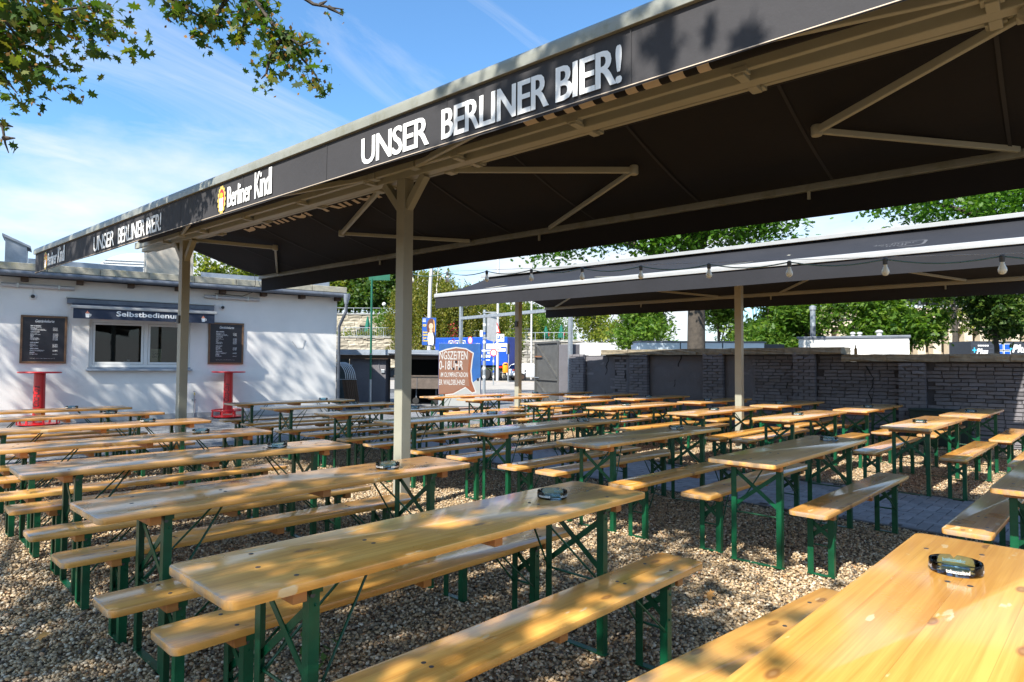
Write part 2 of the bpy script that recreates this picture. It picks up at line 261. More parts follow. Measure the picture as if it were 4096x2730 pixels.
tile_white = M_('pale_tile', (0.66, 0.65, 0.62), 0.6, 0, var=0.06, vscale=1.2); ice_metal = M_('ice_blue_metal', (0.50, 0.58, 0.64), 0.4, 0.2, var=0.05); dark_panel = M_('dark_panel', (0.03, 0.035, 0.045), 0.5, var=0.2); cyan_print = M_('cyan_print', (0.05, 0.45, 0.72), 0.5)
plant_m = leaf_mat('weed_leaf', [(0.05, 0.12, 0.02), (0.09, 0.17, 0.03)])
dead_leaf = M_('fallen_leaf', (0.40, 0.20, 0.05), 0.8, rand=0.4)
glass_clear = glass_mat('window_glass', (0.66, 0.70, 0.70)); glass_car = glass_mat('car_glass', (0.10, 0.11, 0.12)); ash_glass = glass_mat('smoked_glass', (0.66, 0.82, 0.88))
globe_m = M_('opal_globe', (0.8, 0.8, 0.78), 0.3)

# ------------------------------------------------------------------ mesh helpers
class MB:
    def __init__(s): s.v = []; s.f = []
    def add(s, vs, fs):
        o = len(s.v); s.v += [tuple(x) for x in vs]; s.f += [tuple(i + o for i in f) for f in fs]; return s
    def box(s, x0, x1, y0, y1, z0, z1, mat=None):
        vs = [Vector((x, y, z)) for z in (z0, z1) for y in (y0, y1) for x in (x0, x1)]
        if mat is not None: vs = [mat @ v for v in vs]
        return s.add(vs, [(0, 2, 3, 1), (4, 5, 7, 6), (0, 1, 5, 4), (2, 6, 7, 3), (0, 4, 6, 2), (1, 3, 7, 5)])
    def bar(s, p0, p1, w, h, up=(0, 0, 1)):
        p0, p1 = Vector(p0), Vector(p1); d = (p1 - p0); L = d.length; d.normalize(); up = Vector(up)
        if abs(d.dot(up)) > 0.99: up = Vector((1, 0, 0))
        x = d.cross(up).normalized(); z = x.cross(d)
        m = Matrix((x, d, z)).transposed().to_4x4(); m.translation = p0
        return s.box(-w / 2, w / 2, 0, L, -h / 2, h / 2, m)
    def tube(s, pts, rs, n=8, caps=True):
        pts = [Vector(p) for p in pts]
        if not hasattr(rs, '__len__'): rs = [rs] * len(pts)
        rings = []; prev = None
        for i, p in enumerate(pts):
            d = (pts[min(i + 1, len(pts) - 1)] - pts[max(i - 1, 0)]).normalized()
            a = prev if prev is not None else (Vector((1, 0, 0)) if abs(d.x) < 0.9 else Vector((0, 1, 0)))
            a = (a - d * a.dot(d))
            if a.length < 1e-5: a = d.orthogonal()
            a.normalize(); prev = a; b = d.cross(a)
            rings.append([p + (a * math.cos(t) + b * math.sin(t)) * rs[i] for t in [2 * math.pi * k / n for k in range(n)]])
        vs = [v for r in rings for v in r]; fs = []
        for i in range(len(rings) - 1):
            for k in range(n): fs.append((i * n + k, i * n + (k + 1) % n, (i + 1) * n + (k + 1) % n, (i + 1) * n + k))
        if caps: fs.append(tuple(range(n - 1, -1, -1))); fs.append(tuple((len(rings) - 1) * n + k for k in range(n)))
        return s.add(vs, fs)
    def lathe(s, prof, n=24, c=(0, 0, 0), sq=1.0):
        c = Vector(c); vs = []; fs = []
        for r, z in prof:
            for k in range(n):
                t = 2 * math.pi * k / n; vs.append(c + Vector((r * math.cos(t), r * math.sin(t) * sq, z)))
        for i in range(len(prof) - 1):
            for k in range(n): fs.append((i * n + k, i * n + (k + 1) % n, (i + 1) * n + (k + 1) % n, (i + 1) * n + k))
        if prof[0][0] > 1e-6: fs.append(tuple(range(n - 1, -1, -1)))
        if prof[-1][0] > 1e-6: fs.append(tuple((len(prof) - 1) * n + k for k in range(n)))
        return s.add(vs, fs)
    def prism(s, poly, z0, z1, mat=None):
        n = len(poly); vs = [Vector((x, y, z0)) for x, y in poly] + [Vector((x, y, z1)) for x, y in poly]
        if mat is not None: vs = [mat @ v for v in vs]
        return s.add(vs, [tuple(range(n - 1, -1, -1)), tuple(range(n, 2 * n))] + [(i, (i + 1) % n, n + (i + 1) % n, n + i) for i in range(n)])
    def quad(s, a, b, c, d): return s.add([a, b, c, d], [(0, 1, 2, 3)])
    def mesh(s, name, mat, smooth=False):
        me = bpy.data.meshes.new(name); me.from_pydata(s.v, [], s.f); me.materials.append(mat)
        if smooth: me.shade_smooth() if hasattr(me, 'shade_smooth') else None
        me.update(); return me
    def build(s, name, mat, parent=None, smooth=False, bevel=0, loc=None, rot=None):
        o = bpy.data.objects.new(name, s.mesh(name, mat, smooth)); COL.objects.link(o)
        if parent: o.parent = parent
        if loc: o.location = loc
        if rot: o.rotation_euler = rot
        if bevel:
            b = o.modifiers.new('bevel', 'BEVEL'); b.width = bevel; b.segments = 2; b.limit_method = 'ANGLE'; b.angle_limit = R(40)
        if smooth: smooth_by_angle(o.data)
        return o
def smooth_by_angle(me, ang=40):
    bm = bmesh.new(); bm.from_mesh(me)
    for f in bm.faces: f.smooth = True
    for e in bm.edges:
        if len(e.link_faces) == 2 and e.calc_face_angle(0) > R(ang): e.smooth = False
    bm.to_mesh(me); bm.free()
def bevel_mesh(me, w, seg=2, ang=35, smooth=True):
    bm = bmesh.new(); bm.from_mesh(me)
    es = [e for e in bm.edges if len(e.link_faces) == 2 and e.calc_face_angle(0) > R(ang)]
    bmesh.ops.bevel(bm, geom=es, offset=w, segments=seg, affect='EDGES', profile=0.6)
    if smooth:
        for f in bm.faces: f.smooth = True
        for e in bm.edges:
            if len(e.link_faces) == 2 and e.calc_face_angle(0) > R(35): e.smooth = False
    bm.to_mesh(me); bm.free(); return me
def tag(o, label=None, cat=None, group=None, kind=None):
    if label: o['label'] = label
    if cat: o['category'] = cat
    if group: o['group'] = group
    if kind: o['kind'] = kind
    return o
def thing(name, label, cat, loc=(0, 0, 0), rz=0.0, group=None):
    o = bpy.data.objects.new(name, None); COL.objects.link(o); o.location = loc; o.rotation_euler = (0, 0, rz); o.empty_display_size = 0.1
    return tag(o, label, cat, group)
def link(name, me, parent=None, loc=(0, 0, 0), rot=(0, 0, 0), scale=None):
    o = bpy.data.objects.new(name, me); COL.objects.link(o); o.parent = parent; o.location = loc; o.rotation_euler = rot
    if scale: o.scale = scale
    return o
def rrect(w, h, r, n=4):
    pts = []
    for cx, cy, a0 in ((w / 2 - r, h / 2 - r, 0), (-w / 2 + r, h / 2 - r, 90), (-w / 2 + r, -h / 2 + r, 180), (w / 2 - r, -h / 2 + r, 270)):
        for k in range(n + 1):
            a = R(a0 + 90 * k / n); pts.append((cx + r * math.cos(a), cy + r * math.sin(a)))
    return pts
def text_mesh(body, mat, width=None, height=None, bold=0.0, shear=0.0, align='LEFT', extrude=0.0, spacing=1.0):
    c = bpy.data.curves.new('lettering', 'FONT'); c.body = body; c.size = 1.0; c.offset = bold; c.shear = shear; c.extrude = extrude; c.align_x = align; c.space_line = 0.95; c.space_character = spacing; c.resolution_u = 3
    o = bpy.data.objects.new('lettering', c)
    me = bpy.data.meshes.new_from_object(o)
    bpy.data.objects.remove(o); bpy.data.curves.remove(c)
    n = len(me.vertices); co = np.empty(n * 3, np.float32); me.vertices.foreach_get('co', co); co = co.reshape(-1, 3)
    if n:
        lo, hi = co.min(0), co.max(0)
        co[:, 0] -= lo[0]; co[:, 1] -= lo[1]
        sx = width / (hi[0] - lo[0]) if width else None; sy = height / (hi[1] - lo[1]) if height else None
        if sx is None: sx = sy
        if sy is None: sy = sx
        co[:, 0] *= sx; co[:, 1] *= sy
        me.vertices.foreach_set('co', co.ravel())
    me.materials.clear(); me.materials.append(mat); me.update(); return me
def frame_mat(origin, xdir, ydir):
    x = Vector(xdir).normalized(); y = Vector(ydir).normalized(); z = x.cross(y); m = Matrix((x, y, z)).transposed().to_4x4(); m.translation = Vector(origin); return m
def put_text(name, body, mat, parent, origin, xdir, ydir, width=None, height=None, **k):
    me = text_mesh(body, mat, width, height, **k); me.transform(frame_mat(origin, xdir, ydir)); return link(name, me, parent)
def flat(name, poly, mat, parent, origin, xdir, ydir, thick=0.001):
    """a flat printed shape: an outline in a plane of its own"""
    return MB().prism(poly, 0, thick, frame_mat(origin, xdir, ydir)).build(name, mat, parent)
def ellipse(a, b, n=24, cx=0, cy=0): return [(cx + a * math.cos(2 * math.pi * k / n), cy + b * math.sin(2 * math.pi * k / n)) for k in range(n)]
def fast_mesh(name, verts, counts, idx, mat):
    me = bpy.data.meshes.new(name); me.vertices.add(len(verts)); me.vertices.foreach_set('co', np.asarray(verts, np.float32).ravel())
    me.loops.add(len(idx)); me.loops.foreach_set('vertex_index', np.asarray(idx, np.int32))
    st = np.concatenate([[0], np.cumsum(counts)[:-1]]).astype(np.int32)
    me.polygons.add(len(counts)); me.polygons.foreach_set('loop_start', st)
    me.materials.append(mat); me.update(calc_edges=True); me.validate(); return me
ORD = ['first', 'second', 'third', 'fourth', 'fifth', 'sixth', 'seventh', 'eighth', 'ninth', 'tenth', 'eleventh', 'twelfth']

# ------------------------------------------------------------------ ground
def sheet(name, poly, z, mat, label=None, kind='structure'):
    o = MB().add([(x, y, z) for x, y in poly], [tuple(range(len(poly)))]).build(name, mat); return tag(o, label, None, None, kind)
sheet('ground', [(-400, -400), (900, -400), (900, 900), (-400, 900)], -0.05, asphalt)
def band(name, d0, d1, mat, z, u0=-6000, u1=10000):
    pts = []
    for u, d in ((u0, d0), (u1, d0), (u1, d1), (u0, d1)):
        p = ground_at(u, d); pts.append((p.x, p.y))
    return sheet(name, pts, z, mat)
band('pavement', 36.6, 53.0, sidewalk_m, -0.03, 1000, 3600)
kerb = MB()
a, b = ground_at(1000, 53.0), ground_at(3600, 53.0); kerb.bar((a.x, a.y, -0.02), (b.x, b.y, -0.02), 0.16, 0.12); tag(kerb.build('kerb', sidewalk_m), None, None, None, 'structure')
# paved yard towards the building: brick-pattern paving seen flat and far
def paving_mat():
    m = bpy.data.materials.new('yard_paving'); m.use_nodes = True; nt = m.node_tree; L = nt.links.new; b = nt.nodes['Principled BSDF']; b.inputs['Roughness'].default_value = 0.85
    tc = N(nt, 'ShaderNodeTexCoord'); br = N(nt, 'ShaderNodeTexBrick'); br.inputs['Color1'].default_value = (0.15, 0.155, 0.165, 1); br.inputs['Color2'].default_value = (0.20, 0.205, 0.21, 1); br.inputs['Mortar'].default_value = (0.07, 0.065, 0.06, 1)
    br.inputs['Scale'].default_value = 1; br.inputs['Brick Width'].default_value = 0.2; br.inputs['Row Height'].default_value = 0.1; br.inputs['Mortar Size'].default_value = 0.006
    L(tc.outputs['Object'], br.inputs['Vector']); n = N(nt, 'ShaderNodeTexNoise'); n.inputs['Scale'].default_value = 1.3; n.inputs['Detail'].default_value = 6; L(tc.outputs['Object'], n.inputs['Vector'])
    mr = N(nt, 'ShaderNodeMapRange'); mr.inputs[1].default_value = 0.3; mr.inputs[2].default_value = 0.7; mr.inputs[3].default_value = 0.75; mr.inputs[4].default_value = 1.3; L(n.outputs[0], mr.inputs[0])
    s = N(nt, 'ShaderNodeVectorMath', operation='SCALE'); L(br.outputs[0], s.inputs[0]); L(mr.outputs[0], s.inputs['Scale']); L(s.outputs[0], b.inputs['Base Color'])
    bp = N(nt, 'ShaderNodeBump'); bp.inputs['Distance'].default_value = 0.004; bp.inputs['Strength'].default_value = 0.6; L(br.outputs['Fac'], bp.inputs['Height']); bp.invert = True; L(bp.outputs[0], b.inputs['Normal'])
    return m
yard_m = paving_mat()
sheet('yard_paving', [(-14, 11.36), (14.4, 11.36), (14.4, 12.1), (26, 12.1), (26, 26), (-14, 26)], -0.008, yard_m)
def gravel_mats():
    # loose pebbles: each stone its own tone
    m = bpy.data.materials.new('pebble'); m.use_nodes = True; nt = m.node_tree; L = nt.links.new; b = nt.nodes['Principled BSDF']; b.inputs['Roughness'].default_value = 0.75
    oi = N(nt, 'ShaderNodeObjectInfo'); cr = N(nt, 'ShaderNodeValToRGB'); L(oi.outputs['Random'], cr.inputs[0]); el = cr.color_ramp.elements
    cols = [(0.0, (0.075, 0.060, 0.047)), (0.12, (0.17, 0.13, 0.085)), (0.28, (0.35, 0.245, 0.135)), (0.46, (0.53, 0.40, 0.245)), (0.62, (0.41, 0.265, 0.125)), (0.74, (0.63, 0.52, 0.36)), (0.88, (0.27, 0.20, 0.125)), (0.95, (0.72, 0.64, 0.49)), (1.0, (0.44, 0.20, 0.07))]
    while len(el) < len(cols): el.new(0.5)
    for i, (p, c) in enumerate(cols): el[i].position = p; el[i].color = (*c, 1)
    tc = N(nt, 'ShaderNodeTexCoord'); n = N(nt, 'ShaderNodeTexNoise'); n.inputs['Scale'].default_value = 1.4; n.inputs['Detail'].default_value = 5; L(tc.outputs['Object'], n.inputs['Vector'])
    mr = N(nt, 'ShaderNodeMapRange'); mr.inputs[3].default_value = 0.7; mr.inputs[4].default_value = 1.25; L(n.outputs[0], mr.inputs[0])
    s = N(nt, 'ShaderNodeVectorMath', operation='SCALE'); L(cr.outputs[0], s.inputs[0]); L(mr.outputs[0], s.inputs['Scale']); L(s.outputs[0], b.inputs['Base Color'])
    # the bed under and beyond them
    g = bpy.data.materials.new('gravel_bed'); g.use_nodes = True; nt = g.node_tree; L = nt.links.new; b = nt.nodes['Principled BSDF']; b.inputs['Roughness'].default_value = 0.9
    tc = N(nt, 'ShaderNodeTexCoord'); v = N(nt, 'ShaderNodeTexVoronoi'); v.inputs['Scale'].default_value = 38; L(tc.outputs['Object'], v.inputs['Vector'])
    sx = N(nt, 'ShaderNodeSeparateXYZ'); L(v.outputs['Color'], sx.inputs[0]); cr2 = N(nt, 'ShaderNodeValToRGB'); L(sx.outputs[0], cr2.inputs[0]); el = cr2.color_ramp.elements
    while len(el) < len(cols): el.new(0.5)
    for i, (p, c) in enumerate(cols): el[i].position = p; el[i].color = (c[0] * .72, c[1] * .68, c[2] * .62, 1)
    L(cr2.outputs[0], b.inputs['Base Color']); bp = N(nt, 'ShaderNodeBump'); bp.inputs['Strength'].default_value = 1; bp.inputs['Distance'].default_value = 0.012; bp.invert = True; L(v.outputs['Distance'], bp.inputs['Height']); L(bp.outputs[0], b.inputs['Normal'])
    return m, g
pebble_m, bed_m = gravel_mats()
BED_A = (-5.0, 6.62, -5.0, 11.36); BED_B = (8.47, 14.4, -5.0, 11.36)
for (x0, x1, y0, y1) in (BED_A, BED_B): sheet('gravel_bed', [(x0, y0), (x1, y0), (x1, y1), (x0, y1)], -0.022, bed_m)
def make_gravel(name, rect, label):
    x0, x1, y0, y1 = rect; step = 0.5; vs = []; fs = []; dens = []
    for i in range(int((x1 - x0) / step + .99)):
        for j in range(int((y1 - y0) / step + .99)):
            a, b = x0 + i * step, min(x0 + (i + 1) * step, x1); c, d = y0 + j * step, min(y0 + (j + 1) * step, y1); cx, cy = (a + b) / 2, (c + d) / 2
            dep = cx * fwd.x + cy * fwd.y; lat = cx * rgt.x + cy * rgt.y
            if dep < 0.5 or abs(lat) > dep * 0.82 + 1.3: continue
            o = len(vs); vs += [(a, c, -0.012), (b, c, -0.012), (b, d, -0.012), (a, d, -0.012)]; fs.append((o, o + 1, o + 2, o + 3)); dens.append(3600 if dep < 4.5 else 2500 if dep < 7.5 else 1300 if dep < 11 else 700)
    me = bpy.data.meshes.new(name); me.from_pydata(vs, [], fs); at_ = me.attributes.new('dens', 'FLOAT', 'FACE'); at_.data.foreach_set('value', dens); me.materials.append(pebble_m)
    o = bpy.data.objects.new(name, me); COL.objects.link(o); tag(o, label, 'gravel', None, 'stuff'); return o
peb_col = bpy.data.collections.new('pebble_shapes')
for k in range(7):
    bm = bmesh.new(); bmesh.ops.create_icosphere(bm, subdivisions=1 if k < 5 else 2, radius=0.5)
    s = np.array([1.0, random.uniform(.62, .95), random.uniform(.42, .7)])
    for v in bm.verts:
        q = 1 + random.uniform(-.16, .16); v.co = Vector((v.co.x * s[0] * q, v.co.y * s[1] * q, v.co.z * s[2] * q))
    me = bpy.data.meshes.new('pebble'); bm.to_mesh(me); bm.free(); me.shade_smooth(); me.materials.append(pebble_m); po = bpy.data.objects.new('pebble', me); peb_col.objects.link(po)
def gravel_nodes():
    g = bpy.data.node_groups.new('scatter_pebbles', 'GeometryNodeTree'); g.interface.new_socket('Geometry', in_out='INPUT', socket_type='NodeSocketGeometry'); g.interface.new_socket('Geometry', in_out='OUTPUT', socket_type='NodeSocketGeometry'); L = g.links.new
    i, o = g.nodes.new('NodeGroupInput'), g.nodes.new('NodeGroupOutput')
    d = g.nodes.new('GeometryNodeDistributePointsOnFaces'); d.inputs['Seed'].default_value = 3; na = g.nodes.new('GeometryNodeInputNamedAttribute'); na.data_type = 'FLOAT'; na.inputs[0].default_value = 'dens'
    L(i.outputs[0], d.inputs['Mesh']); L(na.outputs[0], d.inputs['Density'])
    ci = g.nodes.new('GeometryNodeCollectionInfo'); ci.inputs['Collection'].default_value = peb_col; ci.inputs['Separate Children'].default_value = True; ci.inputs['Reset Children'].default_value = True
    io = g.nodes.new('GeometryNodeInstanceOnPoints'); io.inputs['Pick Instance'].default_value = True; L(d.outputs['Points'], io.inputs['Points']); L(ci.outputs[0], io.inputs['Instance'])
    rs = g.nodes.new('FunctionNodeRandomValue'); rs.data_type = 'FLOAT'; rs.inputs[2].default_value = 0.011; rs.inputs[3].default_value = 0.030; L(rs.outputs[1], io.inputs['Scale'])
    rr = g.nodes.new('FunctionNodeRandomValue'); rr.data_type = 'FLOAT_VECTOR'; rr.inputs[0].default_value = (-0.5, -0.5, 0); rr.inputs[1].default_value = (0.5, 0.5, 6.28); L(rr.outputs[0], io.inputs['Rotation'])
    sp = g.nodes.new('GeometryNodeSetPosition'); rz = g.nodes.new('FunctionNodeRandomValue'); rz.data_type = 'FLOAT_VECTOR'; rz.inputs[0].default_value = (0, 0, -0.004); rz.inputs[1].default_value = (0, 0, 0.012); rz.inputs['Seed'].default_value = 9
    L(io.outputs[0], sp.inputs[0]); L(rz.outputs[0], sp.inputs['Offset']); L(sp.outputs[0], o.inputs[0]); return g
gn = gravel_nodes()
for nm, rc, lb in (('gravel', BED_A, 'tan and grey gravel under the tables left of the paved path'), ('gravel', BED_B, 'tan and grey gravel between the paved path and the painted brick wall')):
    o = make_gravel(nm, rc, lb); md = o.modifiers.new('pebbles', 'NODES'); md.node_group = gn

# paved path between the table blocks, herringbone pavers
path = sheet('path', [(6.62, -5), (8.47, -5), (8.47, 11.36), (6.62, 11.36)], -0.016, joint_m)
def pavers():
    cs = 0.102; x0 = 6.66; nx = int(1.76 / cs); ny = int(11.6 / cs); pv = []
    for i in range(nx + 1):
        for j in range(ny):
            m = (i - j) % 4; x, y = x0 + i * cs, -0.4 + j * cs
            if m == 0: pv.append((x + cs, y + cs / 2, 0.0))
            elif m == 2: pv.append((x + cs / 2, y, math.pi / 2))
    pv = [p for p in pv if 6.63 < p[0] < 8.46]
    base = []
    for k in range(4):
        b = MB().box(-.0985, .0985, -.0485, .0485, -0.03, 0.0); me = b.mesh('paver', paver_m); bevel_mesh(me, 0.004, 1, smooth=False); base.append(me)
    vis = sorted((p for p in pv if abs(p[0] * rgt.x + p[1] * rgt.y) < (p[0] * fwd.x + p[1] * fwd.y) * 0.81), key=lambda p: p[0] * fwd.x + p[1] * fwd.y)
    near, rest = vis[:300], vis[300:]
    for p in near: link('paver', random.choice(base), path, (p[0], p[1], random.uniform(-.004, .001)), (random.uniform(-.012, .012), random.uniform(-.012, .012), p[2]))
    b = MB()
    for p in rest:
        m = Matrix.Translation((p[0], p[1], random.uniform(-.004, .001))) @ Matrix.Rotation(p[2], 4, 'Z'); b.box(-.0985, .0985, -.0485, .0485, -0.03, 0, m)
    tag(b.build('distant_pavers', paver_m, path), None, None, None, 'stuff')
    for x in (6.605, 8.485): MB().box(x - .02, x + .02, -5, 11.3, -.06, .004).build('edging_strip', joint_m, path)
pavers()

# ------------------------------------------------------------------ beer tables and benches
def plank_mesh(name, L, W, T, r):
    prof = rrect(L, W, r, 4); n = len(prof); b = MB()
    b.prism(prof, -T, 0); me = b.mesh(name, wood); bevel_mesh(me, 0.006, 2, 50); return me
def L_leg(h, s=0.038, t=0.004, flip=1):
    b = MB(); b.box(-s / 2, s / 2, -t / 2, t / 2, 0, h); b.box(-s / 2, -s / 2 + t, 0, flip * s, 0, h) if flip > 0 else b.box(-s / 2, -s / 2 + t, -s, 0, 0, h); return b
def make_proto(L, W, H, leg_x, leg_y, T):
    """list of (part name, mesh, location, rotation); origin on the ground under the middle"""
    P = []; top = plank_mesh('table_top' if H > .6 else 'seat', L, W, T, 0.035); nm = 'table_top' if H > .6 else 'seat'
    P.append((nm, top, (0, 0, H), (0, 0, 0), None)); z0 = H - T
    bl = W * 0.84; bt = MB().box(-.024, .024, -bl / 2, bl / 2, -.045 if H > .6 else -.04, 0).mesh('batten', batten_m); bevel_mesh(bt, .002, 1)
    for x in (-.86 * L / 2.2, 0.02, .89 * L / 2.2): P.append(('batten', bt, (x, 0, z0), (0, 0, 0), None))
    hl = z0 - 0.005
    legs = {s: L_leg(hl, flip=-s).mesh('leg', green_m) for s in (-1, 1)}
    rod = MB(); zr = H * 0.50
    for sx in (-1, 1):
        x = sx * leg_x
        for sy in (-1, 1): P.append(('leg', legs[sy], (x, sy * leg_y, 0), (0, 0, 0), None))
        for sy in (-1, 1):
            b = MB(); b.bar((sy * .003, -sy * leg_y, z0 - .06), (sy * .003, sy * leg_y, zr + .01), .005, .028, (0, 0, 1)); P.append(('cross_brace', b.mesh('cross_brace', green_m), (x, 0, 0), (0, 0, 0), None))
        b = MB().tube([(x, -leg_y, zr - .03), (x, leg_y, zr - .03)], .006, 6); P.append(('spreader_rod', b.mesh('spreader_rod', green_m), (0, 0, 0), (0, 0, 0), None))
        for sy in (-1, 1):
            b = MB().tube([(x, sy * leg_y * .95, zr - .05), (x - sx * (.34 if H > .6 else .26), sy * .03, z0 - .004)], .0055, 6); P.append(('folding_strut', b.mesh('folding_strut', green_m), (0, 0, 0), (0, 0, 0), None))
        b = MB().box(x - .018, x + .018, -leg_y - .01, leg_y + .01, 0.0, .005); P.append(('foot_bar', b.mesh('foot_bar', green_m), (0, 0, 0), (0, 0, 0), None))
        b = MB().box(x - .02, x + .02, -leg_y - .02, leg_y + .02, z0 - .028, z0 - .001); P.append(('leg_bracket', b.mesh('leg_bracket', green_m), (0, 0, 0), (0, 0, 0), None))
    sc = MB()
    for sx in (-1, 1):
        xs = ((leg_x + .05, .30), (leg_x + .05, -.30), (leg_x - .33, .06), (leg_x - .33, -.06), (leg_x + .10, 0.0)) if H > .6 else ((leg_x + .04, .26), (leg_x + .04, -.26), (leg_x - .27, .08), (leg_x - .27, -.08))
        for dx, fy in xs: sc.lathe([(.0085, 0), (.0085, .0012), (.006, .0018)], 10, (sx * dx, fy * W * (1.1 if abs(fy) > .2 else 1), H - .0002))
    for sx in (-1, 1):
        for sy in (-1, 1): sc.tube([(sx * leg_x - .01, sy * (leg_y + .001), z0 - .035), (sx * leg_x - .01, sy * (leg_y + .010), z0 - .035)], .009, 8)
    P.append(('bolt_heads', sc.mesh('bolt_heads', bolt_m), (0, 0, 0), (0, 0, 0), 'stuff'))
    return P
proto_table = make_proto(2.2, 0.49, 0.77, 0.80, 0.185, 0.030)
proto_bench = make_proto(2.2, 0.25, 0.47, 0.82, 0.085, 0.030)
def place(proto, name, label, cat, group, x, y, rz):
    e = thing(name, label, cat, (x, y, 0), rz, group)
    for nm, me, lo, ro, kd in proto:
        o = link(nm, me, e, lo, ro)
        if kd: o['kind'] = kd
    return e
COLS = {
 'A': (1.86, 'left block', [0.40, 2.09, 3.45, 4.92, 6.33, 7.90, 9.50, 10.85]),
 'B': (5.46, 'second block', [0.34, 2.00, 3.43, 4.73, 6.22, 7.72, 9.20, 10.55]),
 'C': (9.23, 'third block', [0.40, 1.82, 3.30, 4.54, 6.00, 7.41, 9.08, 10.25]),
 'D': (11.74, 'wall-side block', [0.32, 1.72, 3.12, 4.44, 5.82, 7.21, 8.50, 9.83]),
}
WHERE = {'A': 'left of the tall posts', 'B': 'right of the tall posts', 'C': 'just across the paved path', 'D': 'along the dark brick wall'}
ROT = {('A', 1): .0096, ('A', 2): .020, ('A', 3): -.02, ('A', 4): -.014, ('B', 1): .006, ('B', 2): -.004, ('B', 3): .009, ('B', 4): .010, ('C', 1): -.004, ('C', 2): -.009, ('A', 0): 0.0}
ASH = {'A': [2.557, 2.496, 2.433, 2.40, 2.353, 2.356, 2.38, 2.24], 'B': [5.9, 6.20, 6.095, 6.10, 6.08, 5.90, 5.82, 6.03], 'C': [8.9, 8.985, 9.05, 9.04, 8.93, 8.95, 8.99, 8.53], 'D': [11.6, 11.69, 11.59, 11.47, 11.40, 11.62, 11.12, 10.99]}
tables = []
def visible_xy(x, y, m=1.2):
    d = x * fwd.x + y * fwd.y; l = x * rgt.x + y * rgt.y; return d > 0 and abs(l) < d * 0.80 + m
for c, (cx, nm, ys) in COLS.items():
    for i, y in enumerate(ys):
        dx = random.uniform(-.04, .04) if i > 2 else 0; rz = ROT.get((c, i), random.uniform(-.010, .010)); x = cx + dx + (0.09 if (c, i) == ('A', 0) else 0.09 if (c, i) == ('B', 0) else 0)
        if c in 'CD' and i == 0 and c == 'D': continue
        if not visible_xy(x, y, 1.4): continue
        dist = 'nearest' if i == 0 else ORD[i]
        ord_t = f'{dist} from the camera' if i == 0 else f'{ORD[i]} row from the camera'
        place(proto_table, 'beer_table', f'varnished beer table {WHERE[c]}, {ord_t}', 'table', 'beer tables set out in four columns', x, y, rz)
        tables.append((c, i, x, y, rz))
        for s, side in ((-1, 'near'), (1, 'far')):
            off = 0.43 if s < 0 else 0.40
            if (c, i) == ('A', 0) and s < 0: continue
            by = y + s * off; bx = x + random.uniform(-.05, .05) + (0.06 if c == 'B' and i in (1, 2) else 0)
            if (c, i) == ('A', 0) and s > 0: by = 0.99; bx = 1.92; rz = -.09
            if (c, i) == ('B', 0) and s > 0: by = 0.715; bx = 5.70
            if (c, i) == ('B', 0) and s < 0: continue
            if not visible_xy(bx, by, 1.0): continue
            place(proto_bench, 'beer_bench', f'beer bench on the {side} side of the {dist} table {WHERE[c]}', 'bench', 'beer benches along the tables', bx, by, rz + random.uniform(-.012, .012))
# ashtrays with printed band
def ashtray_meshes():
    r, h = .076, .036; n = 48; b = MB()
    prof = [(r * .93, 0.0), (r * .985, .004), (r, .010), (r, h - .004), (r * .985, h), (r * .93, h), (r * .91, h - .004), (r * .885, .012), (r * .80, .008), (0.0001, .008)]
    b.lathe(prof, n); me = b.mesh('bowl', ash_glass)
    bm = bmesh.new(); bm.from_mesh(me)
    for v in bm.verts:                                  # four rests cut into the rim
        a = math.degrees(math.atan2(v.co.y, v.co.x)) % 90
        if v.co.z > h - .006 and abs(a - 45) < 5: v.co.z -= .011
    bm.to_mesh(me); bm.free(); smooth_by_angle(me, 50)
    t = text_mesh('tobaccoland', print_white, width=.066, height=.0125, bold=.01)
    co = np.empty(len(t.vertices) * 3, np.float32); t.vertices.foreach_get('co', co); co = co.reshape(-1, 3); ms = []
    for a0 in (20, 110, 200, 290):
        m2 = t.copy(); a = R(a0) + co[:, 0] / r; q = np.stack([np.cos(a) * (r + .0006), np.sin(a) * (r + .0006), co[:, 1] + .0115], 1); m2.vertices.foreach_set('co', q.ravel().astype(np.float32)); m2.update(); ms.append(m2)
    return me, ms
bowl_me, band_mes = ashtray_meshes()
for (c, i, x, y, rz) in tables:
    ax = ASH[c][i]; ay = y + (.03 if (c, i) == ('A', 0) else random.uniform(-.03, .05)); dist = 'nearest' if i == 0 else ORD[i]
    e = thing('ashtray', f'smoked glass ashtray on the {dist} table {WHERE[c]}', 'ashtray', (ax, ay, .7705), R(random.choice((-132, -128, -120))) if (c, i) != ('A', 0) else R(-121), 'ashtrays, one to a table')
    link('bowl', bowl_me, e)
    for m2 in band_mes: link('printed_name', m2, e)

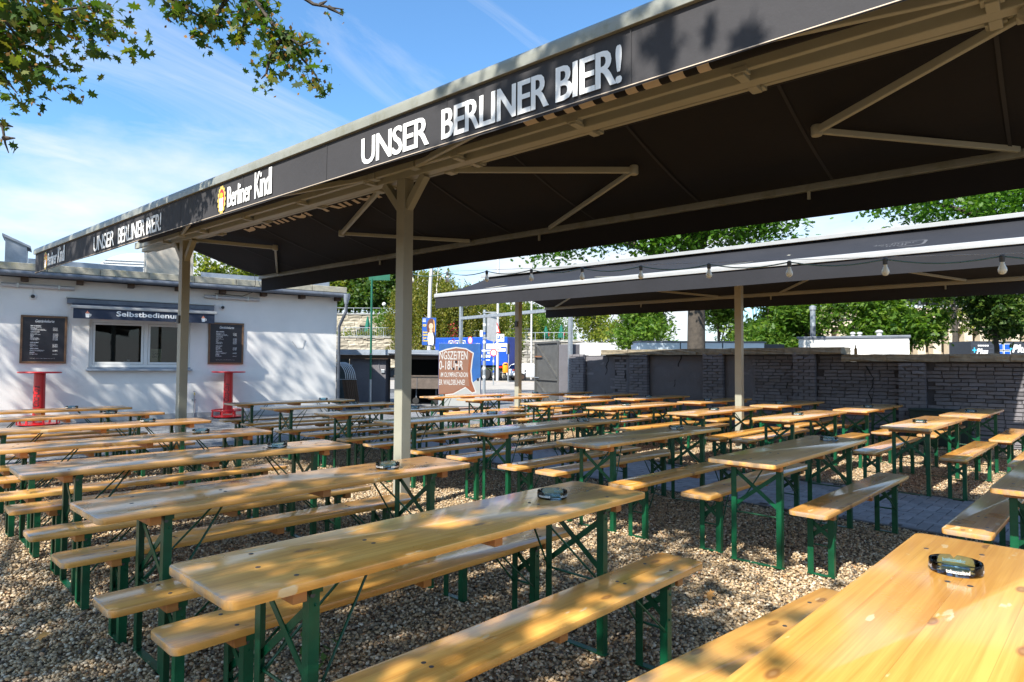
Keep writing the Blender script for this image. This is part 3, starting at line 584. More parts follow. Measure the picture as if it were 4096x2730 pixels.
# ------------------------------------------------------------------ double awnings on posts
def wavy(x0, z0, x1, z1, y0, y1, n=40, m=6, sag=0.03, amp=0.006, seed=1):
    """cloth strip from the roller (x0,z0) to the bar (x1,z1), sagging a little and faintly rippled"""
    r = random.Random(seed); ph = [r.uniform(0, 6.28) for _ in range(4)]; vs = []; fs = []
    for i in range(n + 1):
        y = y0 + (y1 - y0) * i / n
        for j in range(m + 1):
            t = j / m; x = x0 + (x1 - x0) * t; z = z0 + (z1 - z0) * t - sag * math.sin(math.pi * t) + amp * (math.sin(y * 2.3 + ph[0]) + .6 * math.sin(y * 5.1 + ph[1] + t * 2)) * math.sin(math.pi * t)
            vs.append((x, y, z))
    for i in range(n):
        for j in range(m): a = i * (m + 1) + j; fs.append((a, a + 1, a + m + 2, a + m + 1))
    return MB().add(vs, fs)
def valance(x, y0, y1, z0, z1, n=110, amp=0.0025, seed=2, out=-1):
    r = random.Random(seed); ph = [r.uniform(0, 6.28) for _ in range(4)]; vs = []; fs = []; m = 4
    for i in range(n + 1):
        y = y0 + (y1 - y0) * i / n
        for j in range(m + 1):
            t = j / m; w = amp * t * (math.sin(y * 1.9 + ph[0]) + .7 * math.sin(y * 4.7 + ph[1]) + .3 * math.sin(y * 11 + ph[2])); vs.append((x + w, y, z0 + (z1 - z0) * t + .004 * math.sin(y * 2.1 + ph[3]) * t))
    for i in range(n):
        for j in range(m): a = i * (m + 1) + j; fs.append((a, a + 1, a + m + 2, a + m + 1))
    return MB().add(vs, fs)
def bar_profile(x, z, y0, y1, w=.062, h=.085, flip=1):
    """rounded front profile with a drip lip"""
    pr = [(-.5, -.5), (.5, -.5), (.5, .12), (.42, .32), (.25, .46), (0, .5), (-.28, .44), (-.46, .24), (-.5, 0)]
    n = len(pr); vs = [(x + a * w * flip, y, z + b * h) for y in (y0, y1) for a, b in pr]; fs = [tuple(range(n)), tuple(range(2 * n - 1, n - 1, -1))] + [(i, n + i, n + (i + 1) % n, (i + 1) % n) for i in range(n)]
    return MB().add(vs, fs)
def arm(parent, sh, el, ha, mat, w=.036, h=.055):
    e = thing_part('folding_arm', parent); 
    MB().bar(sh, el, w, h).build('upper_arm', mat, e, bevel=.006); MB().bar(el, ha, w * .9, h * .8).build('forearm', mat, e, bevel=.006)
    b = MB().lathe([(.035, -.04), (.04, -.03), (.04, .03), (.035, .04)], 14, el); b.build('elbow_joint', mat, e, smooth=True)
    MB().box(sh[0] - .05, sh[0] + .05, sh[1] - .045, sh[1] + .045, sh[2] - .04, sh[2] + .05).build('shoulder_bracket', mat, e, bevel=.008)
def thing_part(name, parent):
    o = bpy.data.objects.new(name, None); COL.objects.link(o); o.parent = parent; return o
T_ROT = math.atan(0.06)

# --- the big black awning overhead
aw = thing('double_awning', 'large black double awning with white beer lettering on tall taupe posts', 'awning', (4.13, 0, 0), T_ROT)
Y0, Y1 = -1.3, 11.42; XN, XF = -1.597, 1.807
for py in (0.06, 5.19, 10.31):
    MB().box(-.06, .06, py - .06, py + .06, -.06, 3.268).build('post', taupe, aw, bevel=.006)
    for sg in (-1, 1): MB().bar((0, py + sg * .05, 2.98), (0, py + sg * .30, 3.268), .075, .075, (1, 0, 0)).build('knee_brace', taupe, aw, bevel=.004)
MB().box(-.05, .05, Y0, 11.9, 3.27, 3.39).build('main_beam', taupe, aw, bevel=.006)
for sx in (-1, 1):
    MB().box(sx * .15 - .022, sx * .15 + .022, Y0, 11.85, 3.30, 3.40).build('side_rail', taupe, aw, bevel=.005)
    for yy in np.arange(-0.8, 11.9, 1.28):
        b = MB(); b.box(min(sx * .05, sx * .17), max(sx * .05, sx * .17), yy - .03, yy + .03, 3.268, 3.30); b.box(sx * .15 - .03, sx * .15 + .05, yy - .05, yy + .05, 3.285, 3.325); b.build('rail_clamp', taupe, aw, bevel=.004)
    MB().tube([(sx * .25, Y0 + .1, 3.385), (sx * .25, Y1 - .05, 3.385)], .058, 14).build('cloth_roller', cloth_m, aw, smooth=True)
MB().box(-.30, .30, Y0, Y1 + .05, 3.53, 3.548).build('ridge_cover', alu, aw, bevel=.004)
for yy in (-1.0, 1.9, 4.8, 7.7, 10.6): MB().box(-.03, .03, yy - .02, yy + .02, 3.39, 3.53).build('cover_stand', taupe, aw)
# white marks of the printed cloth wound on the roller
for k in range(9):
    yy = 1.95 + k * .175; MB().lathe([(.0592, -.035 - .02 * (k % 3)), (.0592, .045)], 14).build('roller_print', print_tan, aw, smooth=True, loc=(-.25, yy, 3.385), rot=(R(90), 0, 0))
wavy(-.27, 3.435, XN + .02, 3.03, Y0, Y1, seed=3).build('near_cloth', cloth_m, aw, smooth=True)
wavy(.27, 3.435, XF - .02, 3.03, Y0, Y1, seed=4).build('far_cloth', cloth_m, aw, smooth=True)
bar_profile(XN, 3.012, Y0, Y1 + .02, .07, .085, 1).build('front_bar', bar_m, aw, smooth=True, bevel=.003)
bar_profile(XF, 3.012, Y0, Y1 + .02, .07, .085, -1).build('front_bar', bar_m, aw, smooth=True, bevel=.003)
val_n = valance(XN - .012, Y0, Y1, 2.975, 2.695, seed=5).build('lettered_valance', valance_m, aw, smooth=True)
val_f = valance(XF + .012, Y0, Y1, 2.975, 2.745, seed=6).build('valance', cloth_m, aw, smooth=True)
seam_m = M_('cloth_seam', (0.020, 0.018, 0.018), 0.8)
for yy in np.arange(Y0 + .6, Y1, 1.2):
    for x0_, x1_ in ((-.30, XN + .06), (.30, XF - .06)):
        b = MB(); n_ = 8
        for q in range(n_):
            t0, t1 = q / n_, (q + 1) / n_; f_ = lambda t: (x0_ + (x1_ - x0_) * t, 3.435 - .405 * (.03 + .95 * t) - .030 * math.sin(math.pi * t) - .009)
            (xa, za), (xb, zb) = f_(t0), f_(t1); b.quad((xa, yy - .012, za), (xb, yy - .012, zb), (xb, yy + .012, zb), (xa, yy + .012, za))
        b.build('cloth_seam', seam_m, aw)
    MB().box(XN - .0178, XN - .0172, yy - .002, yy + .002, 2.71, 2.972).build('valance_seam', M_('valance_seam', (.032, .031, .033), .8), aw)
# hem stitching
for vv, x, z in ((val_n, XN - .0165, 2.703),):
    MB().box(x - .001, x + .001, Y0, Y1, z, z + .004).build('hem_stitch', print_tan, aw)
VX = (0, -1, 0); VY = (0, 0, 1)
def vt(body, ya, yb, z0, z1, nm='lettering', bold=.01, **k):
    # condensed bold print: the same narrow word struck twice side by side
    me = text_mesh(body, print_white, ya - yb - .012, z1 - z0, bold=.008, **k); b2 = bmesh.new(); b2.from_mesh(me); b2.from_mesh(me)
    nv = len(me.vertices); b2.verts.ensure_lookup_table()
    for v in b2.verts[nv:]: v.co.x += .008; v.co.z += .0005
    b2.to_mesh(me); b2.free(); me.transform(frame_mat((XN - .0185, ya, z0), VX, VY)); return link(nm, me, val_n)
vt('UNSER', 8.91, 8.22, 2.732, 2.908, bold=.03, spacing=.92); vt('BERLINER BIER!', 8.11, 6.93, 2.732, 2.908, bold=.03, spacing=.92)
vt('UNSER', 3.70, 3.04, 2.730, 2.908, bold=.03, spacing=.92); vt('BERLINER BIER!', 2.94, 1.74, 2.730, 2.908, bold=.03, spacing=.92)
for ya, yb in ((10.78, 10.02), (5.56, 4.83)):
    vt('Berliner', ya, ya - .42, 2.742, 2.915, bold=.028, spacing=.9); vt('Kindl', ya - .46, yb, 2.742, 2.95, bold=.028, spacing=.9)
    em = thing_part('emblem', aw); o = (XN - .0180, ya + .10, 2.825)
    flat('wreath', ellipse(.062, .105), gold_m, em, o, VX, VY); flat('oval_field', ellipse(.048, .092), red_print, em, (o[0] - .0015, o[1], o[2]), VX, VY)
    flat('mug', [(-.026, -.095), (.026, -.095), (.034, .015), (-.034, .015)], print_white, em, (o[0] - .003, o[1], o[2]), VX, VY); flat('foam', ellipse(.026, .026, 16, 0, .035), yellow_print, em, (o[0] - .004, o[1], o[2]), VX, VY)
    for k in range(14):
        a = k * 2 * math.pi / 14; flat('wreath_leaf', ellipse(.014, .018, 8, .062 * math.cos(a), .105 * math.sin(a)), gold_m, em, (o[0] - .001, o[1], o[2]), VX, VY)
# lettering showing through the far cloth near the beam
slope = (3.03 - 3.435) / (XF - .29)
ut = text_mesh('Berliner Kindl', print_tan, 3.1, .45, bold=.012)
ut.transform(frame_mat((.47, 9.25, 3.435 + slope * .20 - .034), (0, -1, 0), Vector((-1, 0, -slope)))); link('underside_lettering', ut, aw)
for sh, el, ha in (((4.66), 3.10, 4.72), (5.74, 7.52, 6.0), (.35, 1.58, .45), (10.25, 9.22, 10.75)):
    arm(aw, (.12, sh, 3.30), (.86, el, 3.17), (XF - .05, ha, 3.02), taupe)
for sh, el, ha in ((4.9, 3.0, 4.4), (5.5, 7.4, 6.0), (10.1, 8.3, 9.8), (.2, 2.0, .6)):
    arm(aw, (-.14, sh, 3.33), (-.72, el, 3.24), (XN + .06, ha, 3.04), taupe)
for yy in (1.9, 4.9, 7.9): MB().box(XF - .02, XF, yy - .012, yy + .012, 2.90, 2.975).build('bar_hook', taupe, aw)
MB().box(-.09, -.06, 10.27, 10.35, 2.02, 2.14).build('switch_box', socket_m, aw, bevel=.006)

# --- the second awning in front of the brick wall
a2 = thing('double_awning', 'anthracite double awning with bare valance in front of the dark brick wall', 'awning', (11.37, 0, 0), T_ROT)
Y0, Y1 = 0.86, 11.05; XN, XF = -1.807, 2.126
for py in (0.25, 5.05, 10.20):
    MB().box(-.06, .06, py - .06, py + .06, -.06, 3.30).build('post', taupe, a2, bevel=.006)
MB().box(-.05, .05, .18, Y1, 3.30, 3.41).build('main_beam', taupe, a2)
for sx in (-1, 1): MB().tube([(sx * .15, Y0 + .1, 3.45), (sx * .15, Y1 - .05, 3.45)], .05, 12).build('cloth_roller', cloth2_m, a2, smooth=True)
MB().box(-.27, .27, Y0 - .05, Y1 + .1, 3.52, 3.545).build('ridge_cover', white_bar, a2, bevel=.004)
for sx in (-1, 1): MB().box(sx * .27 - .012, sx * .27 + .012, Y0 - .05, Y1 + .1, 3.485, 3.55).build('cover_edge', white_bar, a2, bevel=.004)
for yy in (1.5, 4.0, 6.5, 9.0): MB().box(-.03, .03, yy - .02, yy + .02, 3.41, 3.52).build('cover_stand', taupe, a2)
wavy(-.19, 3.46, XN + .02, 2.955, Y0, Y1, amp=.010, sag=.045, seed=13).build('near_cloth', cloth2_m, a2, smooth=True)
wavy(.19, 3.46, XF - .02, 2.945, Y0, Y1, seed=14).build('far_cloth', cloth2_m, a2, smooth=True)
bar_profile(XN, 2.925, Y0, Y1 + .02, .07, .085, 1).build('front_bar', white_bar, a2, smooth=True, bevel=.003)
bar_profile(XF, 2.915, Y0, Y1 + .02, .07, .085, -1).build('front_bar', taupe, a2, smooth=True, bevel=.003)
v2 = valance(XN - .012, Y0, Y1, 2.89, 2.645, seed=15).build('valance', cloth2_m, a2, smooth=True)
valance(XF + .012, Y0, Y1, 2.88, 2.66, seed=16).build('valance', cloth2_m, a2, smooth=True)
for sh, el, ha in ((10.3, 9.2, 10.7), (6.0, 7.9, 6.3), (5.4, 3.9, 5.0), (1.3, 3.0, 1.9)):
    arm(a2, (.12, sh, 3.33), (1.0, el, 3.13), (XF - .05, ha, 2.93), taupe)
    arm(a2, (-.12, sh, 3.33), (-.9, el, 3.14), (XN + .06, ha, 2.94), taupe)
for yy in (2.2, 5.2, 8.2): MB().box(XF - .02, XF, yy - .012, yy + .012, 2.80, 2.88).build('bar_hook', taupe, a2)
MB().box(-.10, -.06, 10.16, 10.24, 2.3, 2.42).build('spot_lamp', socket_m, a2, bevel=.006)
MB().lathe([(.075, 0), (.08, .02), (.08, .10), (.05, .16), (.03, .17)], 12).build('post_cap_light', socket_m, a2, loc=(-.10, 5.05, .12))
# faint shield print on the near cloth
slope = (2.955 - 3.46) / (XN + .21)
def on_cloth2(poly, y, x, mat, nm, lift=.006):
    z = 3.46 + slope * (x + .19) - .045 * math.sin(math.pi * (x + .19) / (XN + .21)); return flat(nm, poly, mat, a2, (x, y, z + lift), (0, -1, 0), Vector((1, 0, slope)))
faded = M_('faded_grey_print', (0.085, 0.086, 0.09), 0.8)
on_cloth2(rrect(.80, .46, .10), 2.45, -1.05, faded, 'shield_print'); on_cloth2(rrect(.72, .38, .08), 2.45, -1.05, cloth2_m, 'shield_field', .0085)
t = text_mesh('Berliner\nKindl', faded, .58, .28, bold=.01, align='CENTER'); t.transform(frame_mat((-1.19, 2.74, 3.46 + slope * (-1.0) - .034), (0, -1, 0), Vector((1, 0, slope)))); link('shield_lettering', t, a2)

# --- string of bulbs slung between the awnings
sl = thing('string_lights', 'string of opal light bulbs hanging between the two awnings', 'string lights')
def slp(y): return Vector((6.14 - .03 * y, y, 2.24 + .075 * y - .0005 * y * y))
ys = [0.667 - .76 + .79 * k for k in range(11)]
pts = []
for k in range(len(ys) - 1):
    for j in range(6):
        t = j / 6; y = ys[k] + (ys[k + 1] - ys[k]) * t; p = slp(y); p.z -= .045 * math.sin(math.pi * t); pts.append(p)
pts += [slp(ys[-1]), Vector((5.55, 8.25, 2.98))]
MB().tube(pts, .0065, 6).build('cable', cable_m, sl)
MB().tube([slp(y) + Vector((0, 0, .02)) for y in (ys[0], ys[3], ys[6], ys[9])], .0025, 5).build('carrier_wire', galv, sl)
for y in ys:
    p = slp(y); so = MB().lathe([(.012, .012), (.020, .004), (.020, -.035), (.016, -.045)], 12).build('socket', socket_m, sl, smooth=True, loc=p)
    MB().lathe([(.0001, -.098), (.012, -.096), (.024, -.086), (.030, -.070), (.029, -.055), (.022, -.035), (.0145, -.018), (.0135, 0)], 16).build('bulb', bulb_m, so, smooth=True, loc=(0, 0, -.042))

# ------------------------------------------------------------------ white service building
WA = R(-10.9); W0 = (7.045, 17.482, 0)                 # wall line; local x along the wall, local y into the building
bd = thing('service_building', 'low white rendered building with serving window and mossy flat roof', 'building', W0, WA)
X0, X1, DEP, HT = -9.0, 3.05, 7.0, 3.36
wx0, wx1, wz0, wz1 = -3.06, -0.86, 1.30, 2.46
b = MB(); b.box(X0, wx0, 0, .3, -.1, HT); b.box(wx1, X1, 0, .3, -.1, HT); b.box(wx0, wx1, 0, .3, -.1, wz0); b.box(wx0, wx1, 0, .3, wz1, HT)
bm_ = b.build('front_wall', render_w, bd)
MB().box(X1 - .3, X1 - .001, .301, DEP, -.1, HT).build('side_wall', render_w, bd); MB().box(X0 + .001, X0 + .3, .301, DEP, -.1, HT).build('side_wall', render_w, bd); MB().box(X0, X1, DEP, DEP + .3, -.1, HT).build('rear_wall', render_w, bd)
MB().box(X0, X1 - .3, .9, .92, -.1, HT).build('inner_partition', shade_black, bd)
MB().box(X0, X1, -.006, 0, -.1, .12).build('plinth', M_('plinth_grey', (0.40, 0.40, 0.39), 0.9, var=0.15, vscale=3), bd)
# roof: rafter tails, edge slab, gutter
rf = MB().box(X0, X1 + .12, -.34, DEP + .3, HT + .06, HT + .12).build('roof', gutter_m, bd)
for k in range(12): MB().box(-8.6 + k * 1.05, -8.46 + k * 1.05, -.26, .0, HT - .10, HT + .058).build('rafter_tail', dark_wood, bd)
MB().tube([(X0, -.40, HT + .045), (X1 + .22, -.40, HT + .045)], .065, 12).build('gutter', gutter_m, bd, smooth=True)
for k in range(8): MB().lathe([(.068, -.012), (.070, 0), (.068, .012)], 12).build('gutter_joint', gutter_m, bd, loc=(X1 - .6 - k * 1.5, -.40, HT + .045), rot=(0, R(90), 0))
for k in range(12):
    xa = X0 + k * 1.02; MB().box(xa + .004, xa + 1.016, -.30, .15, HT + .13, HT + .30).build('edge_slab', concrete, rf, bevel=.012)
MB().box(X0, X1, .16, .9, HT + .13, HT + .20).build('roof_felt', concrete, rf)
for xa, xb in ((-9, -5.1), (-4.3, -1.92), (-.55, 3.0)): MB().box(xa, xb, .55, .60, HT + .2, HT + .52).build('zinc_upstand', zinc, rf, bevel=.004)
ch = MB().box(-1.85, -.75, .5, 1.2, HT + .15, HT + 1.30).build('chimney', beige_render, bd, bevel=.01); MB().box(-1.9, -.7, .45, 1.25, HT + .14, HT + .22).build('chimney_flashing', zinc, ch)
vb = MB().prism([(-4.74, 0), (-4.33, 0), (-4.33, .60), (-4.74, .78)], 0, .7, frame_mat((0, 1.25, HT + .2), (1, 0, 0), (0, 0, 1))).build('roof_vent_box', zinc, bd, bevel=.004); MB().prism([(-4.80, .80), (-4.26, .56), (-4.26, .61), (-4.80, .86)], -.04, .74, frame_mat((0, 1.25, HT + .2), (1, 0, 0), (0, 0, 1))).build('vent_lid', zinc, vb)
# gutter outlet and downpipe at the corner
MB().lathe([(.05, -.22), (.055, -.2), (.11, -.02), (.12, .06)], 12, (X1 + .13, -.40, HT + .02)).build('gutter_funnel', zinc, bd, smooth=True)
MB().tube([(X1 + .13, -.40, HT - .18), (X1 + .13, -.40, HT - .42), (X1 + .07, -.22, HT - .68), (X1 + .05, -.07, HT - .85), (X1 + .05, -.07, 0)], .045, 10).build('downpipe', gutter_m, bd, smooth=True)
# serving window
wd_ = thing_part('serving_window', bd); xm = -1.86
def wbox(n, x0, x1, z0, z1, y0=.06, y1=.13): MB().box(x0, x1, y0, y1, z0, z1).build(n, pvc, wd_, bevel=.004)
wbox('frame_bar', wx0, wx0 + .07, wz0, wz1); wbox('frame_bar', wx1 - .07, wx1, wz0, wz1); wbox('frame_bar', wx0 + .071, wx1 - .071, wz0, wz0 + .07); wbox('frame_bar', wx0 + .071, wx1 - .071, wz1 - .07, wz1); wbox('mullion', xm - .045, xm + .045, wz0 + .071, wz1 - .071)
for xa, xb in ((wx0 + .075, xm - .05), (xm + .05, wx1 - .075)):
    wbox('sash_bar', xa, xa + .05, wz0 + .075, wz1 - .075, .075, .125); wbox('sash_bar', xb - .05, xb, wz0 + .075, wz1 - .075, .075, .125); wbox('sash_bar', xa + .051, xb - .051, wz0 + .075, wz0 + .125, .075, .125); wbox('sash_bar', xa + .051, xb - .051, wz1 - .125, wz1 - .075, .075, .125)
    MB().box(xa + .045, xb - .045, .098, .104, wz0 + .12, wz1 - .12).build('pane', glass_clear, wd_)
MB().box(wx0 - .05, wx1 + .05, -.14, .07, wz0 - .09, wz0 - .045).build('window_sill', zinc, wd_, bevel=.006); MB().box(wx0 - .02, wx1 + .02, -.012, .05, wz0 - .045, wz0 - .001).build('sill_upstand', zinc, wd_)
cs = thing('cash_sign', 'cream paper sign reading cash only behind the serving window', 'sign', W0, WA)
flat('paper', rrect(.25, .33, .004), M_('cream_paper', (0.55, 0.49, 0.30), .8, var=.1), cs, (-1.62, .14, 1.60), (1, 0, 0), (0, 0, 1), .003)
put_text('lettering', 'CASH\nONLY', print_black, cs, (-1.70, .1355, 1.54), (1, 0, 0), (0, 0, 1), .16, .13, bold=.01, align='CENTER')
for k in range(5): MB().box(-1.72 + k * .04, -1.70 + k * .04, .1355, .1365, 1.70, 1.705).build('printed_line', print_black, cs)
for k, (lx, n) in enumerate(((-2.28, 3), (-2.21, 5))):
    c = thing('paper_cup_stack', ('short', 'taller')[k] + ' stack of pale cups behind the left serving pane', 'cups', W0, WA)
    for j in range(n): MB().lathe([(.026, 0), (.036, .09), (.039, .092), (.036, .094)], 12).build('cup', pvc, c, smooth=True, loc=(lx, .32, 1.31 + j * .022))
MB().box(wx0 - .1, wx1 + .1, .2, .55, 1.27, 1.308).build('counter', red_m, bd)
# awning over the window
sa = thing('window_awning', 'small dark blue awning lettered for self-service over the window', 'awning', W0, WA)
navy = M_('navy_cloth', (0.022, 0.032, 0.058), 0.8, var=0.12, vscale=3)
MB().box(-3.52, -.32, -.13, -.002, 2.80, 2.93).build('cassette', gutter_m, sa, bevel=.01); MB().box(-3.54, -.30, -.16, -.002, 2.935, 2.955).build('cassette_hood', alu, sa)
MB().add([(-3.42, -.08, 2.83), (-.38, -.08, 2.83), (-.38, -.60, 2.715), (-3.42, -.60, 2.715)], [(0, 1, 2, 3)]).build('cloth', navy, sa)
MB().box(-3.46, -.34, -.66, -.60, 2.665, 2.735).build('front_bar', white_bar, sa, bevel=.012)
vs_ = MB().box(-3.40, -.40, -.634, -.630, 2.43, 2.665).build('valance', navy, sa)
put_text('lettering', 'Selbstbedienung', print_white, vs_, (-2.55, -.6355, 2.475), (1, 0, 0), (0, 0, 1), 1.45, .16, bold=.022)
for lx in (-3.12, -.66):
    cu = thing_part('cup_emblem', sa); o = (lx, -.6355, 2.46)
    flat('cup', [(-.035, 0), (.03, 0), (.04, .09), (-.045, .09)], print_white, cu, o, (1, 0, 0), (0, 0, 1)); flat('handle', [(.04, .02), (.07, .04), (.07, .08), (.04, .085), (.043, .07), (.058, .068), (.058, .048), (.04, .035)], print_white, cu, o, (1, 0, 0), (0, 0, 1)); flat('whipped_cream', [(-.04, .095), (.035, .095), (.025, .12), (.005, .125), (-.005, .165), (-.02, .13), (-.035, .12)], M_('salmon_print', (0.7, .25, .16), .6), cu, o, (1, 0, 0), (0, 0, 1))
for lx in (-3.30, -.50): MB().bar((lx, -.10, 2.80), (lx + .10, -.60, 2.69), .03, .03).build('folding_arm', alu, sa)
# menu boards
def menu(lx, label):
    e = thing('menu_board', label, 'menu board', W0, WA); w, h, zc = .88, 1.11, 1.94
    MB().box(lx - w / 2 + .03, lx + w / 2 - .03, -.030, -.012, zc - h / 2 + .03, zc + h / 2 - .03).build('panel', board_m, e)
    for xa, xb, za, zb in ((-w / 2, w / 2, h / 2 - .045, h / 2), (-w / 2, w / 2, -h / 2, -h / 2 + .045), (-w / 2, -w / 2 + .045, -h / 2 + .046, h / 2 - .046), (w / 2 - .045, w / 2, -h / 2 + .046, h / 2 - .046)): MB().box(lx + xa, lx + xb, -.045, -.002, zc + za, zc + zb).build('frame_rail', frame_wood, e, bevel=.004)
    T = lambda s, x, z, w_, h_, **k: put_text('lettering', s, print_white, e, (lx + x, -.0315, zc + z), (1, 0, 0), (0, 0, 1), w_, h_, **k)
    T('Getränkekarte', -.17, .395, .36, .066, shear=.35, bold=.01)
    def block(title, z, items, pr, tw):
        T(title, -.255, z, tw, .024, bold=.03, shear=.2)
        T('\n'.join(items), -.255, z - .012 - .0208 * len(items), None, .0205 * len(items) - .004, bold=.008); T('\n'.join(pr), .17, z - .012 - .0208 * len(items), .095, .0205 * len(items) - .004, bold=.012)
    block('BIER & BIERMIX', .30, ['BERLINER KINDL PILS', 'WEIZENBIER', 'WEIZENBIER ALKOHOLFREI', 'SCHÖFFERHOFER GRAPEFRUIT'], ['0,5l 5,00 €', '0,5l 5,50 €', '0,5l 5,50 €', '0,33l 4,50 €'], .20)
    block('ALKOHOLFREI', .16, ['COCA COLA', 'COCA COLA ZERO', 'FANTA', 'SPRITE', 'SPEZI', 'APFELSCHORLE', 'WASSER SPRUDEL', 'WASSER STILL'], ['0,5l 5,00 €'] * 8, .17)
    block('WEIN & SEKT', -.085, ['WEISSWEIN', 'ROTWEIN', 'WEINSCHORLE', 'SEKT'], ['0,2l 5,00 €'] * 4, .16)
    block('SPIRITUOSEN', -.225, ['KÜMMERLING, KLEINER FEIGLING,', 'BERLINER LUFT, JÄGERMEISTER'], ['', '2cl 3,00 €'], .16)
    block('KAFFEE', -.318, ['FILTERKAFFEE'], ['0,2l 3,00 €'], .09)
    T('Dieser Betrieb arbeitet mit Pfand. Bitte bringen Sie Ihr Glas zurück.', -.24, -.445, .46, .011)
menu(-3.94, 'framed black drinks menu board left of the serving window'); menu(0.01, 'framed black drinks menu board right of the serving window')
# tube lamps and dome cameras
for k, (xa, xb) in enumerate(((-4.75, -3.38), (-.56, .83))):
    e = thing('tube_lamp', ('long grey tube lamp above the left menu board', 'long grey tube lamp above the right menu board')[k], 'lamp', W0, WA)
    MB().tube([(xa, -.07, 3.165), (xb, -.07, 3.165)], .045, 12).build('diffuser', M_('lamp_grey', (.48, .47, .46), .4), e, smooth=True); MB().box(xa + .05, xb - .05, -.05, -.002, 3.15, 3.20).build('housing', gutter_m, e)
    for q in (xa + .3, xb - .3): MB().box(q - .02, q + .02, -.118, -.02, 3.115, 3.215).build('clip', alu, e)
for k, (lx, z) in enumerate(((-4.17, 2.93), (-.10, 2.90))):
    e = thing('dome_camera', ('white dome camera above the left menu board', 'white dome camera above the right menu board')[k], 'camera', W0, WA)
    MB().lathe([(.07, 0), (.07, .02), (.06, .05), (.045, .055)], 16).build('mount', pvc, e, smooth=True, loc=(lx, 0, z), rot=(R(90), 0, 0)); MB().lathe([(.045, .05), (.035, .085), (.0001, .095)], 14).build('dome', black_pipe, e, smooth=True, loc=(lx, 0, z), rot=(R(90), 0, 0)); MB().tube([(lx, -.01, z + .07), (lx, -.01, 3.2)], .008, 6).build('conduit', pvc, e)
# water tap
e = thing('water_tap', 'thin standpipe with brass tap on the white wall', 'tap', W0, WA)
MB().tube([(-.74, -.03, 0), (-.74, -.03, .62)], .014, 8).build('pipe', galv, e); MB().tube([(-.74, -.03, .62), (-.74, -.10, .64), (-.74, -.12, .58)], .012, 8).build('spout', gold_m, e); MB().box(-.77, -.71, -.06, -.045, .66, .68).build('handle', galv, e); MB().box(-.79, -.69, -.02, -.002, .44, .47).build('bracket', galv, e)
e = thing('wall_cable', 'loose black cable hanging from the eaves of the white building', 'cable', W0, WA); MB().tube([(.62, -.32, HT + .5), (.64, -.42, HT + .2), (.60, -.30, HT - .02), (.40, -.03, HT - .12), (-.3, -.02, HT - .10)], .008, 6).build('cable_run', black_pipe, e); MB().tube([(1.75, -.012, 2.05), (1.9, -.012, 1.85), (2.05, -.012, 1.86), (2.12, -.012, 2.1)], .005, 6).build('cable_loop', M_('grey_cable', (.4, .4, .4), .6), e)
# red standing tables
def red_table(lx, ly, label):
    p = Matrix.Translation(W0) @ Matrix.Rotation(WA, 4, 'Z') @ Vector((lx, ly, 0))
    e = thing('standing_table', label, 'table', p, R(-42), 'red standing tables')
    MB().lathe([(.38, 1.165), (.41, 1.172), (.415, 1.185), (.405, 1.20), (.05, 1.20), (.045, 1.19)], 40).build('table_top', red_m, e, smooth=True)
    MB().lathe([(.125, .10), (.115, .30), (.110, 1.165)], 28).build('column', red_m, e, smooth=True)
    MB().lathe([(.13, .02), (.36, .02), (.40, .03), (.40, .045), (.13, .07)], 36).build('base_plate', red_m, e, smooth=True)
    n = 40; b = MB(); b.tube([(.385 * math.cos(2 * math.pi * k / n), .385 * math.sin(2 * math.pi * k / n), .19) for k in range(n + 1)], .017, 8, False); b.build('foot_ring', red_m, e, smooth=True)
    for k in range(8):
        a = 2 * math.pi * k / 8; MB().bar((.40 * math.cos(a), .40 * math.sin(a), .03), (.385 * math.cos(a), .385 * math.sin(a), .19), .04, .018, (math.cos(a), math.sin(a), 0)).build('ring_stay', red_m, e)
    MB().lathe([(.0001, 1.2005), (.035, 1.2005), (.035, 1.203)], 16).build('hub_cap', black_pipe, e)
    t = text_mesh('Coca-Cola', print_black, .46, .155, bold=.004, shear=.3); co = np.empty(len(t.vertices) * 3, np.float32); t.vertices.foreach_get('co', co); co = co.reshape(-1, 3)
    a = -math.pi / 2 - .62 + (0.155 - co[:, 1]) / .113 * -1 + .0; r = .1165
    ang = -(co[:, 1] - .078) / .113 - math.pi / 2 - .10; q = np.stack([np.cos(ang) * r, np.sin(ang) * r, co[:, 0] + .42], 1); t.vertices.foreach_set('co', q.ravel().astype(np.float32)); t.update(); link('lettering', t, e)
red_table(-3.98, -.62, 'red standing table with soft drink lettering below the left menu board')
red_table(.0, -.47, 'red standing table with soft drink lettering below the right menu board')

# ------------------------------------------------------------------ dark painted brick wall along the right
bw = thing('brick_wall', 'old brick wall painted dark grey with buttresses and lichened stone coping', 'wall')
WXF, YA, YB = 14.42, -4.0, 11.55; YS = 4.29          # face, ends, step in the coping
MB().box(WXF - .082, WXF + .34, YA, YB, -.1, 1.535).build('core', mortar_m, bw); MB().box(WXF - .082, WXF + .34, YS, YB, 1.536, 1.69).build('core_upper', mortar_m, bw)
piers = [(11.2, .52), (9.165, .54), (7.12, .51), (5.04, .46), (3.04, .46), (1.0, .46), (-1.0, .46)]
brick_mes = []
for k in range(8):
    b = MB().box(-.11, 0, -.5, .5, -.5, .5); me = b.mesh('brick', brick_paint); bm = bmesh.new(); bm.from_mesh(me)
    bmesh.ops.subdivide_edges(bm, edges=[e for e in bm.edges if e.calc_length() > .9], cuts=1)
    for v in bm.verts:
        if v.co.x < -.05: v.co.x += random.uniform(-.012, .012)
        v.co.y += random.uniform(-.02, .02); v.co.z += random.uniform(-.05, .05)
    bm.to_mesh(me); bm.free(); bevel_mesh(me, .012, 1, 50, smooth=False); brick_mes.append(me)
